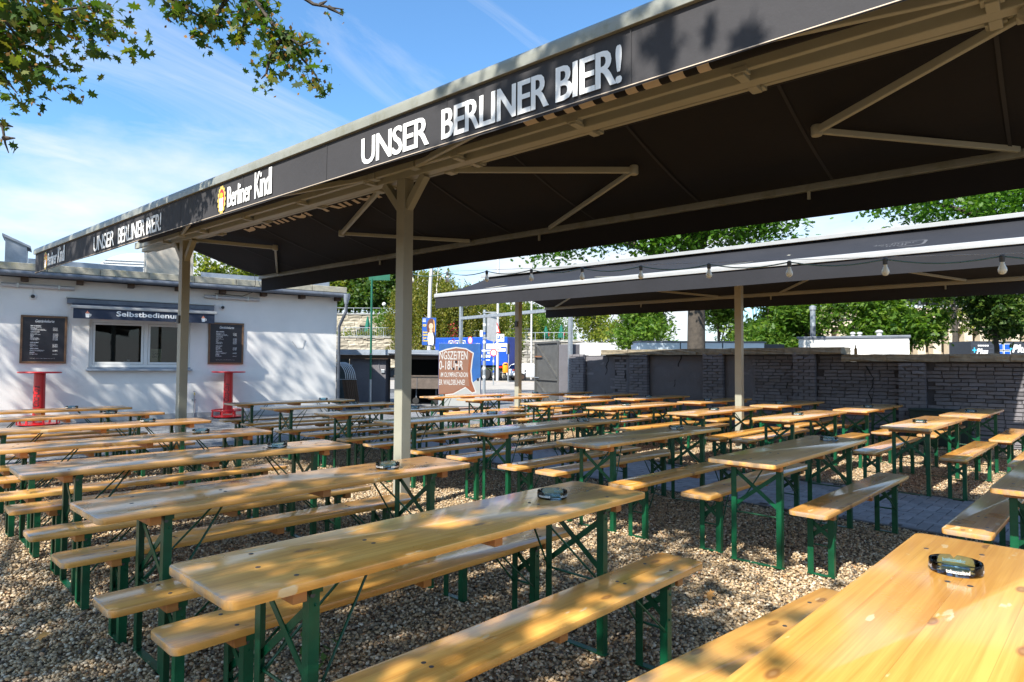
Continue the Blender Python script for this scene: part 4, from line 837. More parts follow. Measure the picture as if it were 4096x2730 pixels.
# a thing may hold about 300 pieces of a kind: the ones that show largest are separate, the rest is joined
bricks = []
def in_render(y): return y > 6.55
for c in range(23):
    z = .036 + c * .072; off = (c % 2) * .13
    yy = YA + off
    while yy < YB - .1:
        ln = random.choice((.245, .255, .25, .125 if random.random() < .3 else .25)); yc = yy + ln / 2; yy += ln + .012
        pier = next((p for p in piers if abs(yc - p[0]) < p[1] / 2 + .02), None)
        if pier: continue
        top = 1.66 if yc > YS else 1.50
        if z > top: continue
        if in_render(yc) and not (9.6 < yc < 9.95 or (10.0 < yc < 10.9 and random.random() < .35)): continue
        bricks.append((WXF + random.uniform(-.016, .018), yc, z, ln, .058))
for py, pw in piers:
    for c in range(24):
        z = .036 + c * .072; top = 1.72 if py > YS else 1.52
        if z > top: continue
        row = ((-.25, .5), (.25, .5)) if c % 2 == 0 else ((-.375, .25), (0, .5), (.375, .25))
        for o_, w_ in row: bricks.append((WXF - .125 + random.uniform(-.01, .01), py + o_ * pw, z, w_ * pw - .012, .062))
def show(b):
    d = b[0] * fwd.x + b[1] * fwd.y; l = b[0] * rgt.x + b[1] * rgt.y; return (abs(l) < d * .80) * (b[2] > .62) * 10 - d * .02 - (b[2] < .8) * .5
bricks.sort(key=show, reverse=True)
for i, (x, y, z, ln, h) in enumerate(bricks[:300]):
    link('brick', random.choice(brick_mes), bw, (x, y, z), (random.uniform(-.012, .012), random.uniform(-.02, .02), random.uniform(-.02, .02)), (1.0, ln, h))
rest = MB()
for (x, y, z, ln, h) in bricks[300:]:
    j = random.uniform(-.006, .006); rest.box(x - .11 + j, x, y - ln / 2, y + ln / 2, z - h / 2, z + h / 2)
tag(rest.build('remaining_bricks', brick_paint, bw), None, None, None, 'stuff')
for py, pw in piers: MB().box(WXF - .20, WXF + .02, py - pw / 2 + .01, py + pw / 2 - .01, -.05, (1.70 if py > YS else 1.52)).build('pier_core', mortar_m, bw)
def lumpy(y0, y1, z0, z1, x, seed, amp=.02):
    r = np.random.default_rng(seed); n, m = max(4, int((y1 - y0) / .06)), max(4, int((z1 - z0) / .06)); vs = []; fs = []
    hgt = r.normal(0, 1, (n + 1, m + 1))
    for _ in range(2): hgt = (hgt + np.roll(hgt, 1, 0) + np.roll(hgt, 1, 1) + np.roll(hgt, -1, 0) + np.roll(hgt, -1, 1)) / 5
    for i in range(n + 1):
        for j in range(m + 1):
            ed = min(i, n - i, j, m - j) == 0
            vs.append((x + (.02 if ed else amp * hgt[i, j]), y0 + (y1 - y0) * i / n, z0 + (z1 - z0) * j / m))
    for i in range(n):
        for j in range(m): a = i * (m + 1) + j; fs.append((a, a + m + 1, a + m + 2, a + 1))
    return MB().add(vs, fs)
for k, (ya, yb) in enumerate(((6.15, 6.87), (7.37, 8.90), (9.98, 10.94), (9.43, 9.62), (11.46, 11.56))):
    lumpy(ya, yb, -.05, 1.66, WXF - .118, 20 + k).build('render_patch', grey_render, bw, smooth=True)
yy = YA
while yy < YB - .2:
    ln = min(random.uniform(.85, 1.25), (YS - yy if yy < YS - .01 else YB - yy)); z = 1.70 if yy >= YS - .01 else 1.545
    if yy < 10.0 or True:
        me = MB().box(WXF - .24, WXF + .40, yy + .004, yy + ln - .004, z - .005, z + .135).mesh('coping_stone', coping_m); bm = bmesh.new(); bm.from_mesh(me); bmesh.ops.subdivide_edges(bm, edges=bm.edges[:], cuts=3, use_grid_fill=True)
        for v in bm.verts: v.co += Vector((random.uniform(-.010, .010), random.uniform(-.004, .004), random.uniform(-.010, .006)))
        bm.to_mesh(me); bm.free()
        if yy < 10.0: link('coping_stone', me, bw)
    yy += ln
def crack(y0, z0, z1, x, seed):
    r = random.Random(seed); y, z = y0, z0; b = MB()
    while z < z1:
        ny, nz = y + r.uniform(-.06, .055), z + r.uniform(.04, .10); w = r.uniform(.006, .02); b.quad((x, y - w, z), (x, y + w, z), (x, ny + w, nz), (x, ny - w, nz)); y, z = ny, nz
    b.build('crack', shade_black, bw)
crack(10.35, .5, 1.62, WXF - .118, 1); crack(3.75, .4, 1.45, WXF - .128, 2); crack(8.2, .9, 1.6, WXF - .118, 3)
# low bin and bottle by the wall
e = thing('planter_box', 'dark green metal box standing at the foot of the brick wall', 'box', (14.0, 2.55, 0)); MB().box(-.2, .2, -.45, .45, 0, .62).build('body', M_('green_black', (.012, .03, .022), .5), e, bevel=.01); MB().box(-.22, .22, -.47, .47, .62, .66).build('lid', M_('green_black', (.012, .03, .022), .5), e, bevel=.008)
e = thing('bottle', 'small dark bottle left standing on the lower coping', 'bottle', (14.55, 4.12, 1.68)); MB().lathe([(.028, 0), (.03, .005), (.03, .11), (.012, .15), (.012, .19)], 12).build('body', glass_mat('bottle_glass', (.2, .16, .1)), e, smooth=True); MB().lathe([(.014, .19), (.014, .20)], 10).build('cap', gutter_m, e)

# steel gate leaf standing open left of the wall
gl = at(2143, 1500, 20.4); gr = at(2238, 1500, 19.0); gd = Vector((gr.x - gl.x, gr.y - gl.y, 0)); ga = math.atan2(gd.y, gd.x); gw = gd.length
gt = thing('steel_gate', 'dark steel gate leaf with diagonal brace standing open beside the wall', 'gate', (gl.x, gl.y, 0), ga); gate_m = M_('gate_grey', (.105, .105, .10), .55, .3, var=.2, vscale=4, dirt=((.2, .1, .05), 5, .62, .5))
MB().box(0, gw, 0, .02, .05, 2.12).build('sheet', gate_m, gt)
for xa, xb, za, zb in ((0, .06, .05, 2.14), (gw - .06, gw, .05, 2.14), (.06, gw - .06, 2.08, 2.14), (.06, gw - .06, .05, .11), (.06, gw - .06, .95, 1.0)): MB().box(xa, xb, -.05, 0, za, zb).build('frame_bar', gate_m, gt)
MB().bar((.1, -.025, 2.05), (gw - .08, -.025, 1.05), .045, .06).build('diagonal_brace', gate_m, gt); MB().bar((.1, -.025, .9), (gw - .08, -.025, .12), .045, .06).build('diagonal_brace', gate_m, gt)
MB().box(.06, .5, -.07, -.05, 1.66, 1.70).build('bolt_bar', M_('rust', (.2, .09, .04), .8), gt); MB().tube([(.08, -.08, 1.02), (.35, -.08, 1.02)], .015, 8).build('handle', galv, gt)
MB().box(gw + .02, gw + .75, -.05, .25, -.1, 2.02).build('gate_pier', grey_render, gt, bevel=.02)
# galvanised frame over the gateway
p1 = at(2281, 1500, 18.2); p2 = at(1842, 1500, 22.5)
fr_ = thing('galvanised_frame', 'slender galvanised steel portal over the gateway', 'frame', (p1.x, p1.y, 0), math.atan2(p2.y - p1.y, p2.x - p1.x)); fl_ = (Vector((p2.x, p2.y)) - Vector((p1.x, p1.y))).length
MB().box(-.05, .05, -.05, .05, 0, 3.05).build('post', galv, fr_, bevel=.006); MB().box(fl_ - .05, fl_ + .05, -.05, .05, 0, 3.9).build('post', galv, fr_, bevel=.006); MB().box(.05, fl_ - .05, -.045, .045, 2.98, 3.08).build('crossbeam', galv, fr_, bevel=.006)
MB().box(fl_ - 1.9, fl_ + .02, -.06, .06, 3.45, 3.75).build('sign_case', sign_white, fr_, bevel=.01)

# ------------------------------------------------------------------ trees
leaf_maple = leaf_mat('maple_leaf', [(0.022, 0.052, 0.008), (0.045, 0.095, 0.014), (0.075, 0.130, 0.018), (0.15, 0.15, 0.02)], .42)
leaf_oak = leaf_mat('oak_leaf', [(0.035, 0.100, 0.008), (0.065, 0.170, 0.014), (0.13, 0.25, 0.025)], .48)
leaf_rob = leaf_mat('robinia_leaf', [(0.045, 0.105, 0.014), (0.085, 0.175, 0.022), (0.17, 0.25, 0.04)], .46)
leaf_lime = leaf_mat('linden_leaf', [(0.07, 0.12, 0.014), (0.14, 0.18, 0.02), (0.24, 0.25, 0.03)], .42)
leaf_birch = leaf_mat('birch_leaf', [(0.075, 0.105, 0.015), (0.15, 0.16, 0.02), (0.22, 0.19, 0.03)], .42)
leaf_dark = leaf_mat('dark_leaf', [(0.022, 0.060, 0.010), (0.05, 0.105, 0.018), (0.11, 0.16, 0.022)], .36)
seed_m = leaf_mat('maple_seed', [(0.20, 0.10, 0.03), (0.34, 0.19, 0.06)], .3)
MAPLE = np.array([(0, -.42), (.10, -.12), (.42, -.22), (.34, .0), (.52, .14), (.26, .18), (.20, .36), (.06, .26), (0, .58), (-.06, .26), (-.20, .36), (-.26, .18), (-.52, .14), (-.34, .0), (-.42, -.22), (-.10, -.12)], np.float32)
OAKL = np.array([(0, -.5), (.10, -.28), (.30, -.25), (.16, -.02), (.36, .06), (.16, .2), (.22, .38), (0, .52), (-.22, .38), (-.16, .2), (-.36, .06), (-.16, -.02), (-.30, -.25), (-.10, -.28)], np.float32)
DIAM = np.array([(0, -.5), (.34, 0), (0, .5), (-.34, 0)], np.float32)
SPRAY = np.array([(0, -.5), (.22, -.30), (.10, -.12), (.30, .02), (.10, .14), (.20, .34), (0, .5), (-.22, .30), (-.10, .12), (-.28, -.05), (-.08, -.2)], np.float32)
def leaves_mesh(name, pos, size, shape, mat, r, up=0.35, hang=0.0):
    """one mesh of many small leaf faces: positions (n,3), sizes (n,), an outline"""
    n = len(pos); k = len(shape)
    nrm = r.normal(0, 1, (n, 3)); nrm[:, 2] = np.abs(nrm[:, 2]) + up; nrm /= np.linalg.norm(nrm, axis=1, keepdims=True)
    t = r.normal(0, 1, (n, 3)); t[:, 2] -= hang; t -= nrm * (t * nrm).sum(1, keepdims=True); t /= np.linalg.norm(t, axis=1, keepdims=True); b = np.cross(nrm, t)
    sh = shape[None] * size[:, None, None]
    v = pos[:, None] + b[:, None] * sh[..., :1] + t[:, None] * sh[..., 1:] + nrm[:, None] * (np.abs(shape[None, :, :1]) ** 1.5 * size[:, None, None] * -.35)
    return fast_mesh(name, v.reshape(-1, 3), np.full(n, k), np.arange(n * k), mat)
def crown_points(blobs, n_clump, per, spread, r, flat_=0.8):
    w = np.array([b[1][0] * b[1][1] * b[1][2] for b in blobs]) ** .67; w /= w.sum(); out = []
    for (c, rad), k in zip(blobs, (w * n_clump).astype(int) + 1):
        d = r.normal(0, 1, (k, 3)); d /= np.linalg.norm(d, axis=1, keepdims=True); q = r.uniform(.45, 1.02, (k, 1)) ** .6
        cl = np.array(c) + d * q * np.array(rad)
        m = r.integers(max(2, int(per * .5)), int(per * 1.5) + 1, k)
        p = np.repeat(cl, m, 0) + r.normal(0, 1, (m.sum(), 3)) * np.array([spread, spread, spread * flat_]); out.append(p)
    return np.concatenate(out)
def tree(name, label, loc, trunk, blobs, mat, bark, n_clump, per, spread, size, shape=DIAM, seed=1, group=None, limbs=True, cut=None, hang=0.0):
    """trunk: [(dx,dy,z,r)...]; blobs relative to loc; crown = leaf faces gathered in clumps"""
    r = np.random.default_rng(seed); e = thing(name, label, 'tree', loc, 0, group)
    tr = MB().tube([t[:3] for t in trunk], [t[3] for t in trunk], 12).build('trunk', bark, e, smooth=True)
    if limbs:
        for c, rad in blobs:
            s = trunk[-2] if len(trunk) > 1 else trunk[-1]; p0 = Vector(trunk[-1][:3]).lerp(Vector(s[:3]), r.uniform(0, 1)); p1 = Vector(c); md = p0.lerp(p1, .5) + Vector((r.normal(0, .25), r.normal(0, .25), r.uniform(.0, .5)))
            MB().tube([p0, md, p1, p1 + (p1 - md) * .5], [trunk[-1][3] * .75, trunk[-1][3] * .45, trunk[-1][3] * .25, .01], 7).build('limb', bark, tr, smooth=True)
    p = crown_points(blobs, n_clump, per, spread, r)
    if cut is not None: p = p[cut(p + np.array(loc))]
    me = leaves_mesh('crown', p, r.uniform(.7, 1.3, len(p)) * size, shape, mat, r, hang=hang); link('crown', me, e); return e
def rblobs(n, R_, H0, H1, rr, r, fl=.8):
    """a loose ring of lobes filling a crown of radius R_ between heights H0 and H1"""
    o = []
    for i in range(n):
        a = r.uniform(0, 6.28); q = R_ * math.sqrt(r.uniform(.02, 1)) * .75; z = r.uniform(H0, H1); k = rr * r.uniform(.7, 1.25); o.append(((q * math.cos(a), q * math.sin(a), z), (k, k, k * fl)))
    return o
rT = np.random.default_rng(41)

# maples on the left whose branches hang into the picture and dapple the tables
def maple(loc, label, H, trunk_r, blobs, n_clump, seed, per=26, size=.15, cut=None):
    return tree('maple_tree', label, loc, [(0, 0, -.1, trunk_r), (.05, .02, 1.5, trunk_r * .85), (.0, .05, H * .45, trunk_r * .7), (.1, 0, H * .62, trunk_r * .45)], blobs, leaf_maple, bark_m, n_clump, per, .34, size, MAPLE, seed, 'maples shading the tables', cut=cut)
maple((-4.6, 2.6, 0), 'shading maple tree whose crown dapples the nearest tables', 8.5, .22, [((0.9, -1.6, 5.6), (1.6, 1.0, .9)), ((2.4, -1.5, 5.4), (.8, .6, .6)), ((-1.6, -1.2, 7.2), (1.7, 1.2, 1.1)), ((-.2, .6, 6.6), (1.3, 1.2, .9)), ((1.0, 2.4, 6.2), (.8, .7, .5)), ((-1.4, 3.4, 7.2), (.7, .7, .5)), ((3.5, -1.3, 6.3), (.7, .6, .5))], 235, 5)
maple((-2.7, 9.0, 0), 'maple tree whose leafy branches hang into the upper left', 10, .26, [((1.3, -1.6, 7.6), (1.6, 1.5, 1.0)), ((.2, .2, 8.6), (2.0, 1.9, 1.3)), ((-1.6, -.8, 7.6), (1.7, 1.6, 1.1)), ((-1.2, 1.8, 8.0), (1.7, 1.6, 1.1)), ((2.3, -2.8, 7.0), (1.3, 1.3, .8)), ((1.9, .6, 8.8), (1.5, 1.4, 1.0))], 260, 6)
maple((-4.2, 14.6, 0), 'tall maple tree dappling the white building wall', 13, .28, [((.5, -.5, 10.2), (1.8, 1.8, 1.3)), ((1.2, 1.6, 9.4), (1.8, 1.6, 1.2)), ((-1.5, .5, 9.0), (1.8, 1.8, 1.2)), ((2.4, .2, 11.4), (1.7, 1.6, 1.1)), ((.4, 2.2, 11.6), (1.8, 1.7, 1.2)), ((-.6, -1.8, 11.8), (1.7, 1.7, 1.2)), ((2.6, 2.4, 10.6), (1.3, 1.3, .9))], 300, 7)
def hanging_branch(label, paths, n_leaf, seed, spread=.16, dens=None, leafsize=.10):
    r = np.random.default_rng(seed); e = thing('maple_branch', label, 'branch', paths[0][0])
    o = Vector(paths[0][0]); pos = []
    for pt in paths:
        pts = [Vector(p) - o for p in pt]; rs = np.linspace(.022, .004, len(pts)); MB().tube(pts, list(rs), 6).build('twig', bark_m, e, smooth=True)
        for i in range(len(pts) - 1):
            if i == 0 and pt is paths[0]: continue
            L_ = (pts[i + 1] - pts[i]).length; k = max(1, int(n_leaf * L_))
            for _ in range(k):
                q = pts[i].lerp(pts[i + 1], r.uniform(0, 1)); pos.append([q.x + r.normal(0, spread), q.y + r.normal(0, spread), q.z + r.normal(-.03, spread * .75)])
    pos = np.array(pos); link('foliage', leaves_mesh('foliage', pos, r.uniform(.65, 1.25, len(pos)) * leafsize, MAPLE, leaf_maple, r, .1, .6), e)
    ps = pos[r.integers(0, len(pos), max(4, len(pos) // 2))] + r.normal(0, .05, (max(4, len(pos) // 2), 3)); tag(link('seed_clusters', leaves_mesh('seed_clusters', ps, r.uniform(.03, .05, len(ps)), DIAM, seed_m, r, .1, 1.2), e), None, None, None, 'stuff')
    return e
D6 = 6.0
def A(u, v, d): p = at(u * 1.7408, v * 1.7408, d); return (p.x, p.y, p.z)
hanging_branch('dense leafy maple branch in the top left corner', [[A(-160, -60, 5.2), A(-40, 20, 5.2), A(90, 60, 5.0), A(190, 45, 5.0), A(265, 70, 5.0)], [A(-60, 40, 5.2), A(30, 130, 5.0), A(90, 160, 5.0), A(125, 150, 5.0)], [A(-80, 90, 5.2), A(10, 180, 5.0), A(40, 215, 5.0)], [A(40, -40, 4.9), A(130, 25, 4.8), A(240, 10, 4.9)], [A(-40, -20, 4.9), A(20, 60, 4.9), A(60, 110, 5)]], 210, 11, .14)
hanging_branch('bare forked twig with few leaves at the left edge', [[A(-120, 230, 5.4), A(-30, 262, 5.2), A(6, 292, 5.2), A(12, 330, 5.2), A(20, 352, 5.2)], [A(5, 285, 5.2), A(30, 292, 5.2)], [A(8, 318, 5.2), A(35, 318, 5.2)]], 18, 12, .05, leafsize=.08)
hanging_branch('drooping maple branch with clumps of leaves in the upper sky', [[A(340, -60, 5.6), A(400, 10, 5.5), A(455, 35, 5.5), A(500, 30, 5.5)], [A(560, -50, 5.6), A(600, 20, 5.5), A(640, 75, 5.5), A(690, 130, 5.5), A(715, 160, 5.5), A(735, 188, 5.5)], [A(540, -30, 5.6), A(500, 30, 5.5), A(480, 75, 5.5), A(460, 95, 5.5)], [A(570, 10, 5.5), A(560, 60, 5.5), A(548, 90, 5.5)], [A(650, 85, 5.5), A(620, 130, 5.5), A(612, 170, 5.5), A(600, 182, 5.5)], [A(640, 70, 5.5), A(690, 105, 5.5), A(725, 92, 5.5)], [A(380, -10, 5.5), A(420, 12, 5.5), A(440, 40, 5.5)], [A(655, 120, 5.5), A(650, 150, 5.5)]], 135, 13, .075, leafsize=.10)
hanging_branch('thin bare twig crossing the top edge of the sky', [[A(660, -30, 5.6), A(720, 10, 5.6), A(760, 18, 5.6), A(790, 22, 5.6)], [A(755, 17, 5.6), A(788, 36, 5.6)], [A(735, 12, 5.6), A(752, 2, 5.6)]], 2, 14, .02, leafsize=.06)

def gp(u, d, z=0.0): p = ground_at(u, d); p.z = z; return tuple(p)
# oaks just behind the brick wall
tree('oak_tree', 'oak with thick straight trunk rising behind the brick wall', gp(2785, 22), [(0, 0, -.1, .36), (0, 0, 2, .30), (.05, 0, 4.5, .27), (0, .1, 6.2, .2)], [((-2.6, 2.9, 6.3), (1.5, 1.5, .8)), ((-1.4, 1.2, 6.2), (1.4, 1.4, .8)), ((-1.5, -.9, 6.2), (1.2, 1.2, .7)), ((.3, -.9, 6.5), (1.6, 1.6, .9)), ((.9, -2.0, 6.4), (1.2, 1.2, .7)), ((0, 0, 8), (3, 3, 1.4)), ((-3.3, 3.9, 5.7), (.9, .9, .5)), ((-.9, .2, 6.0), (1.3, 1.3, .8))], leaf_oak, bark_m, 820, 26, .34, .17, OAKL, 51, 'oaks behind the brick wall')
tree('oak_tree', 'oak crown spreading over the right end of the far awning', gp(4350, 21), [(0, 0, -.1, .34), (0, 0, 3, .28), (0, 0, 6, .2)], [((-1.4, 1.3, 6.7), (2.0, 2.0, 1.1)), ((-2.9, 2.9, 6.9), (1.8, 1.8, 1.0)), ((.6, -.4, 7.2), (2.2, 2.2, 1.2)), ((-4.0, 4.4, 7.2), (1.3, 1.3, .8)), ((-.4, .8, 8.3), (3, 3, 1.3))], leaf_oak, bark_m, 560, 26, .34, .17, OAKL, 52, 'oaks behind the brick wall')
# street trees seen between the wall and the far awning
def street(nm, label, u, d, H0, H1, R_, n, rr, mat, nc, seed, size=.24, bark=None, shape=DIAM, tr_=.13, per=22, grp='street trees beyond the brick wall'):
    r = np.random.default_rng(seed); bl = rblobs(n, R_, H0, H1, rr, r)
    return tree(nm, label, gp(u, d), [(0, 0, -.1, tr_), (r.normal(0, .15), r.normal(0, .15), H0 * .7, tr_ * .8), (r.normal(0, .2), r.normal(0, .2), (H0 + H1) / 2, tr_ * .5)], bl, mat, bark or bark_m, nc, per, .32, size, shape, seed, grp)
street('linden_tree', 'yellow-green linden with round crown right of the thin galvanised post', 2400, 58, 3.6, 8.5, 3.4, 9, 1.5, leaf_lime, 420, 61)
street('linden_tree', 'slim linden with pale straight stem left of the oak trunk', 2498, 46, 3.2, 8.0, 2.0, 7, 1.1, leaf_lime, 260, 62, bark=birch_m, tr_=.11)
street('robinia_tree', 'robinia with feathery leaves immediately left of the oak trunk', 2640, 44, 2.6, 8.0, 2.8, 10, 1.2, leaf_rob, 460, 63, shape=SPRAY, size=.30)
street('robinia_tree', 'robinia with feathery leaves between oak trunk and far awning post', 2890, 42, 2.8, 7.5, 2.5, 9, 1.1, leaf_rob, 400, 64, shape=SPRAY, size=.30)
street('robinia_tree', 'robinia with feathery leaves right of the far awning post', 3080, 38, 2.3, 6.8, 2.4, 10, 1.1, leaf_rob, 430, 65, shape=SPRAY, size=.30)
street('robinia_tree', 'low robinia beside the black flue pipe', 3240, 36, 1.9, 5.4, 1.7, 8, .9, leaf_rob, 300, 66, shape=SPRAY, size=.28)
street('robinia_tree', 'broad robinia with brown seed pods behind the white tiled hut', 3590, 33, 2.2, 6.4, 2.7, 12, 1.1, leaf_rob, 560, 67, shape=SPRAY, size=.30)
street('robinia_tree', 'dark green robinia at the right edge behind the wall', 3995, 30, 3.4, 6.6, 1.9, 9, 1.0, leaf_dark, 460, 68, shape=SPRAY, size=.26)
street('linden_tree', 'pale linden in front of the stadium pillars', 3815, 46, 5.2, 9.5, 2.4, 7, 1.2, leaf_lime, 260, 69, tr_=.22)
# trees on and below the terrace at the left
street('lime_tree', 'sunlit yellow-green tree above the terrace next to the gutter', 1395, 82, 8.6, 15.5, 4.5, 9, 2.0, leaf_lime, 900, 71, size=.42, tr_=.3, grp='trees above the terrace')
street('lime_tree', 'dark dense tree above the terrace behind the green pole', 1500, 80, 8.5, 16, 4.2, 10, 2.0, leaf_dark, 1000, 72, size=.42, tr_=.3, grp='trees above the terrace')
street('lime_tree', 'dark tree above the terrace right behind the main post', 1590, 76, 8.6, 15, 3.6, 8, 1.8, leaf_dark, 800, 73, size=.42, tr_=.28, grp='trees above the terrace')
street('lime_tree', 'yellowing tree top showing above the white building roof', 900, 44, 5.6, 8.6, 3.0, 8, 1.3, leaf_lime, 320, 74, size=.30, grp='trees above the terrace')
street('lime_tree', 'greener tree top behind the roof near the awning corner', 1010, 47, 5.2, 7.9, 2.4, 6, 1.2, leaf_dark, 240, 75, size=.30, grp='trees above the terrace')
street('lime_tree', 'yellow-green tree filling the view behind the tall birch', 1690, 88, 4.5, 13.5, 4.2, 11, 2.0, leaf_lime, 700, 76, size=.42, tr_=.28, grp='trees above the terrace')
street('lime_tree', 'green tree filling the view behind the road signs', 1900, 90, 4.5, 11.0, 4.4, 10, 2.0, leaf_rob, 650, 77, size=.42, tr_=.28, grp='trees above the terrace')
street('lime_tree', 'dark tree between the lamp mast and the thin galvanised post', 2110, 92, 4.5, 9.0, 3.4, 8, 1.7, leaf_dark, 420, 78, size=.42, tr_=.25, grp='trees above the terrace')
# weeping birches: long hanging strands of small leaves
def birch(label, u, d, H, R_, seed, strands=150, mat=None):
    r = np.random.default_rng(seed); e = thing('birch_tree', label, 'tree', gp(u, d), 0, 'weeping birches by the road'); tr = MB().tube([(0, 0, -.1, ), (.1, .05, H * .3), (-.1, .1, H * .6), (.15, 0, H * .93)], [.17, .13, .09, .03], 10).build('trunk', birch_m, e, smooth=True)
    for k in range(9):
        a = r.uniform(0, 6.28); z = H * r.uniform(.3, .85); q = R_ * r.uniform(.5, .95); MB().tube([(0, 0, z), (q * .5 * math.cos(a), q * .5 * math.sin(a), z + H * .12), (q * math.cos(a), q * math.sin(a), z + H * .08)], [.05, .03, .012], 6).build('limb', birch_m, tr, smooth=True)
    P = []
    for k in range(strands):
        a = r.uniform(0, 6.28); q = R_ * math.sqrt(r.uniform(0.03, 1)); zt = H * (1.0 - .35 * (q / R_) ** 2 - r.uniform(0, .35)); ln = r.uniform(.16, .42) * H; n = int(ln / .085); t = np.linspace(0, 1, n); sw = r.normal(0, .25, 2)
        P.append(np.stack([q * math.cos(a) * (1 + .1 * t) + sw[0] * t ** 2 + r.normal(0, .11, n), q * math.sin(a) * (1 + .1 * t) + sw[1] * t ** 2 + r.normal(0, .11, n), np.maximum(zt - ln * t, 2.0 + r.uniform(0, 1)) + r.normal(0, .05, n)], 1))
    p = np.concatenate(P); link('crown', leaves_mesh('crown', p, r.uniform(.7, 1.3, len(p)) * .22, DIAM, mat or leaf_birch, r, .0, 1.5), e)
birch('tall weeping birch with bare white limbs behind the poster pole', 1745, 66, 12.2, 4.2, 81, 420)
birch('weeping birch left behind the main post, partly hidden', 1665, 68, 12.0, 3.4, 82, 300)
birch('weeping birch with leaning pale trunk behind the road signs', 1885, 66, 10.6, 3.6, 83, 320)
birch('green weeping birch behind the lamp mast', 2045, 70, 10.2, 3.4, 84, 300, leaf_lime)
birch('drooping birch right of the pale mast and left of the thin galvanised post', 2200, 74, 9.4, 3.0, 85, 240, leaf_rob)

# far mass of trees closing the horizon
def far_wood():
    r = np.random.default_rng(91); bl = []
    for u in range(-600, 5200, 120):
        d = r.uniform(115, 150); p = ground_at(u, d); h = r.uniform(3, 6.5); bl.append(((p.x, p.y, h * .5), (6, 6, h * .62)))
    pts = crown_points(bl, 1500, 16, .8, r); me = leaves_mesh('distant_wood', pts, r.uniform(.7, 1.3, len(pts)) * .9, DIAM, leaf_dark, r); o = link('distant_wood', me); tag(o, 'distant belt of trees closing the view behind the street', 'trees', None, 'stuff')
far_wood()

# ------------------------------------------------------------------ lean-to shed beside the building
SH = (11.75, 19.85, 0); SA = R(-46)
sh = thing('lean_to_shed', 'dark grey lean-to shed with zinc fascia and open grill bay', 'shed', SH, SA)
MB().box(-.25, 4.0, -.25, 2.4, 1.80, 1.86).build('roof', gutter_m, sh); MB().box(-.25, 4.0, -.27, -.25, 1.72, 1.90).build('fascia', zinc, sh)
MB().box(.0, 4.0, -.16, -.04, 1.58, 1.72).build('timber_beam', dark_wood, sh)
MB().box(.05, .48, .0, .05, 0, 1.60).build('door', M_('door_green_grey', (.03, .045, .048), .5, var=.15), sh)
MB().box(.50, 1.30, .02, .2, -.1, 1.60).build('rendered_wall', grey_render, sh); MB().box(1.28, 1.75, .02, .9, -.1, 1.60).build('rendered_wall', grey_render, sh); MB().box(1.75, 4.0, 1.9, 2.0, -.1, 1.8).build('back_wall', shade_black, sh); MB().box(3.9, 4.0, 0, 1.9, -.1, 1.8).build('end_wall', grey_render, sh)
for z in (.85, 1.35): MB().box(.47, .60, -.02, .0, z, z + .03).build('hinge', galv, sh)
MB().box(1.60, 1.72, -.03, .019, 1.10, 1.22).build('junction_box', galv, sh, bevel=.008); MB().tube([(1.60, .0, 1.2), (1.52, .0, 1.25), (1.52, .0, 1.58)], .008, 6).build('cable', galv, sh)
MB().tube([(1.9, -.30, 1.78), (4.05, -.30, 1.74)], .05, 10).build('gutter', gutter_m, sh, smooth=True)
g = thing('grill_trolley', 'long brown steel grill trolley on wheels inside the shed bay', 'grill', SH, SA)
MB().box(2.05, 3.6, .25, .85, .55, .98).build('firebox', steel_brown, g, bevel=.01); MB().box(2.0, 3.65, .2, .9, .98, 1.02).build('rim', steel_brown, g); MB().box(2.8, 2.815, .235, .25, .55, .98).build('panel_seam', gutter_m, g)
for x in (2.15, 2.75, 3.45):
    MB().bar((x, .5, .55), (x, .5, .12), .04, .04).build('leg', gutter_m, g); MB().lathe([(.03, -.025), (.10, -.025), (.12, -.01), (.12, .01), (.10, .025), (.03, .025)], 18).build('wheel', tyre_m, g, loc=(x, .40, .12), rot=(R(90), 0, 0))
# folded arched frames stacked at the corner of the building
for k in range(6):
    e = thing('arched_frame', f'arched steel and timber frame by the building corner, {ORD[k]} from the left', 'frame', tuple(ground_at(1356 + 7.5 * k, 19.9 + .03 * k)), SA, 'stack of arched frames')
    pts = [(-.5 + .36 * math.cos(a) + .36, 0, .95 + .50 * math.sin(a)) for a in np.linspace(math.pi * .98, 0, 18)]
    MB().tube(pts, .014, 8).build('arch', galv, e, smooth=True)
    for dx in (0, .10): MB().bar((.22 - dx, .02, .95), (.36 - dx, .02, 0.02), .035, .05).build('timber_leg', dark_wood, e)
    MB().bar((-.5, .02, .95), (-.42, .02, .02), .035, .05).build('timber_leg', dark_wood, e); MB().tube([(-.45, -.02, .93), (.27, -.02, .93)], .01, 6).build('hinge_rod', galv, e)
# green pole with sign plate
p = ground_at(1483, 21.3); e = thing('green_pole', 'tall thin green pole with galvanised foot beside the shed', 'pole', p)
MB().tube([(0, 0, 0), (0, 0, .9)], .045, 10).build('foot_sleeve', galv, e, smooth=True); MB().tube([(0, 0, .9), (0, 0, 4.25)], .036, 10).build('mast', green_dark, e, smooth=True); MB().lathe([(.05, 0), (.05, .03)], 10).build('collar', galv, e, loc=(0, 0, 1.72))
MB().box(-.10, .60, -.02, .02, 4.20, 4.55, Matrix.Rotation(SA, 4, 'Z')).build('sign_plate', green_dark, e)

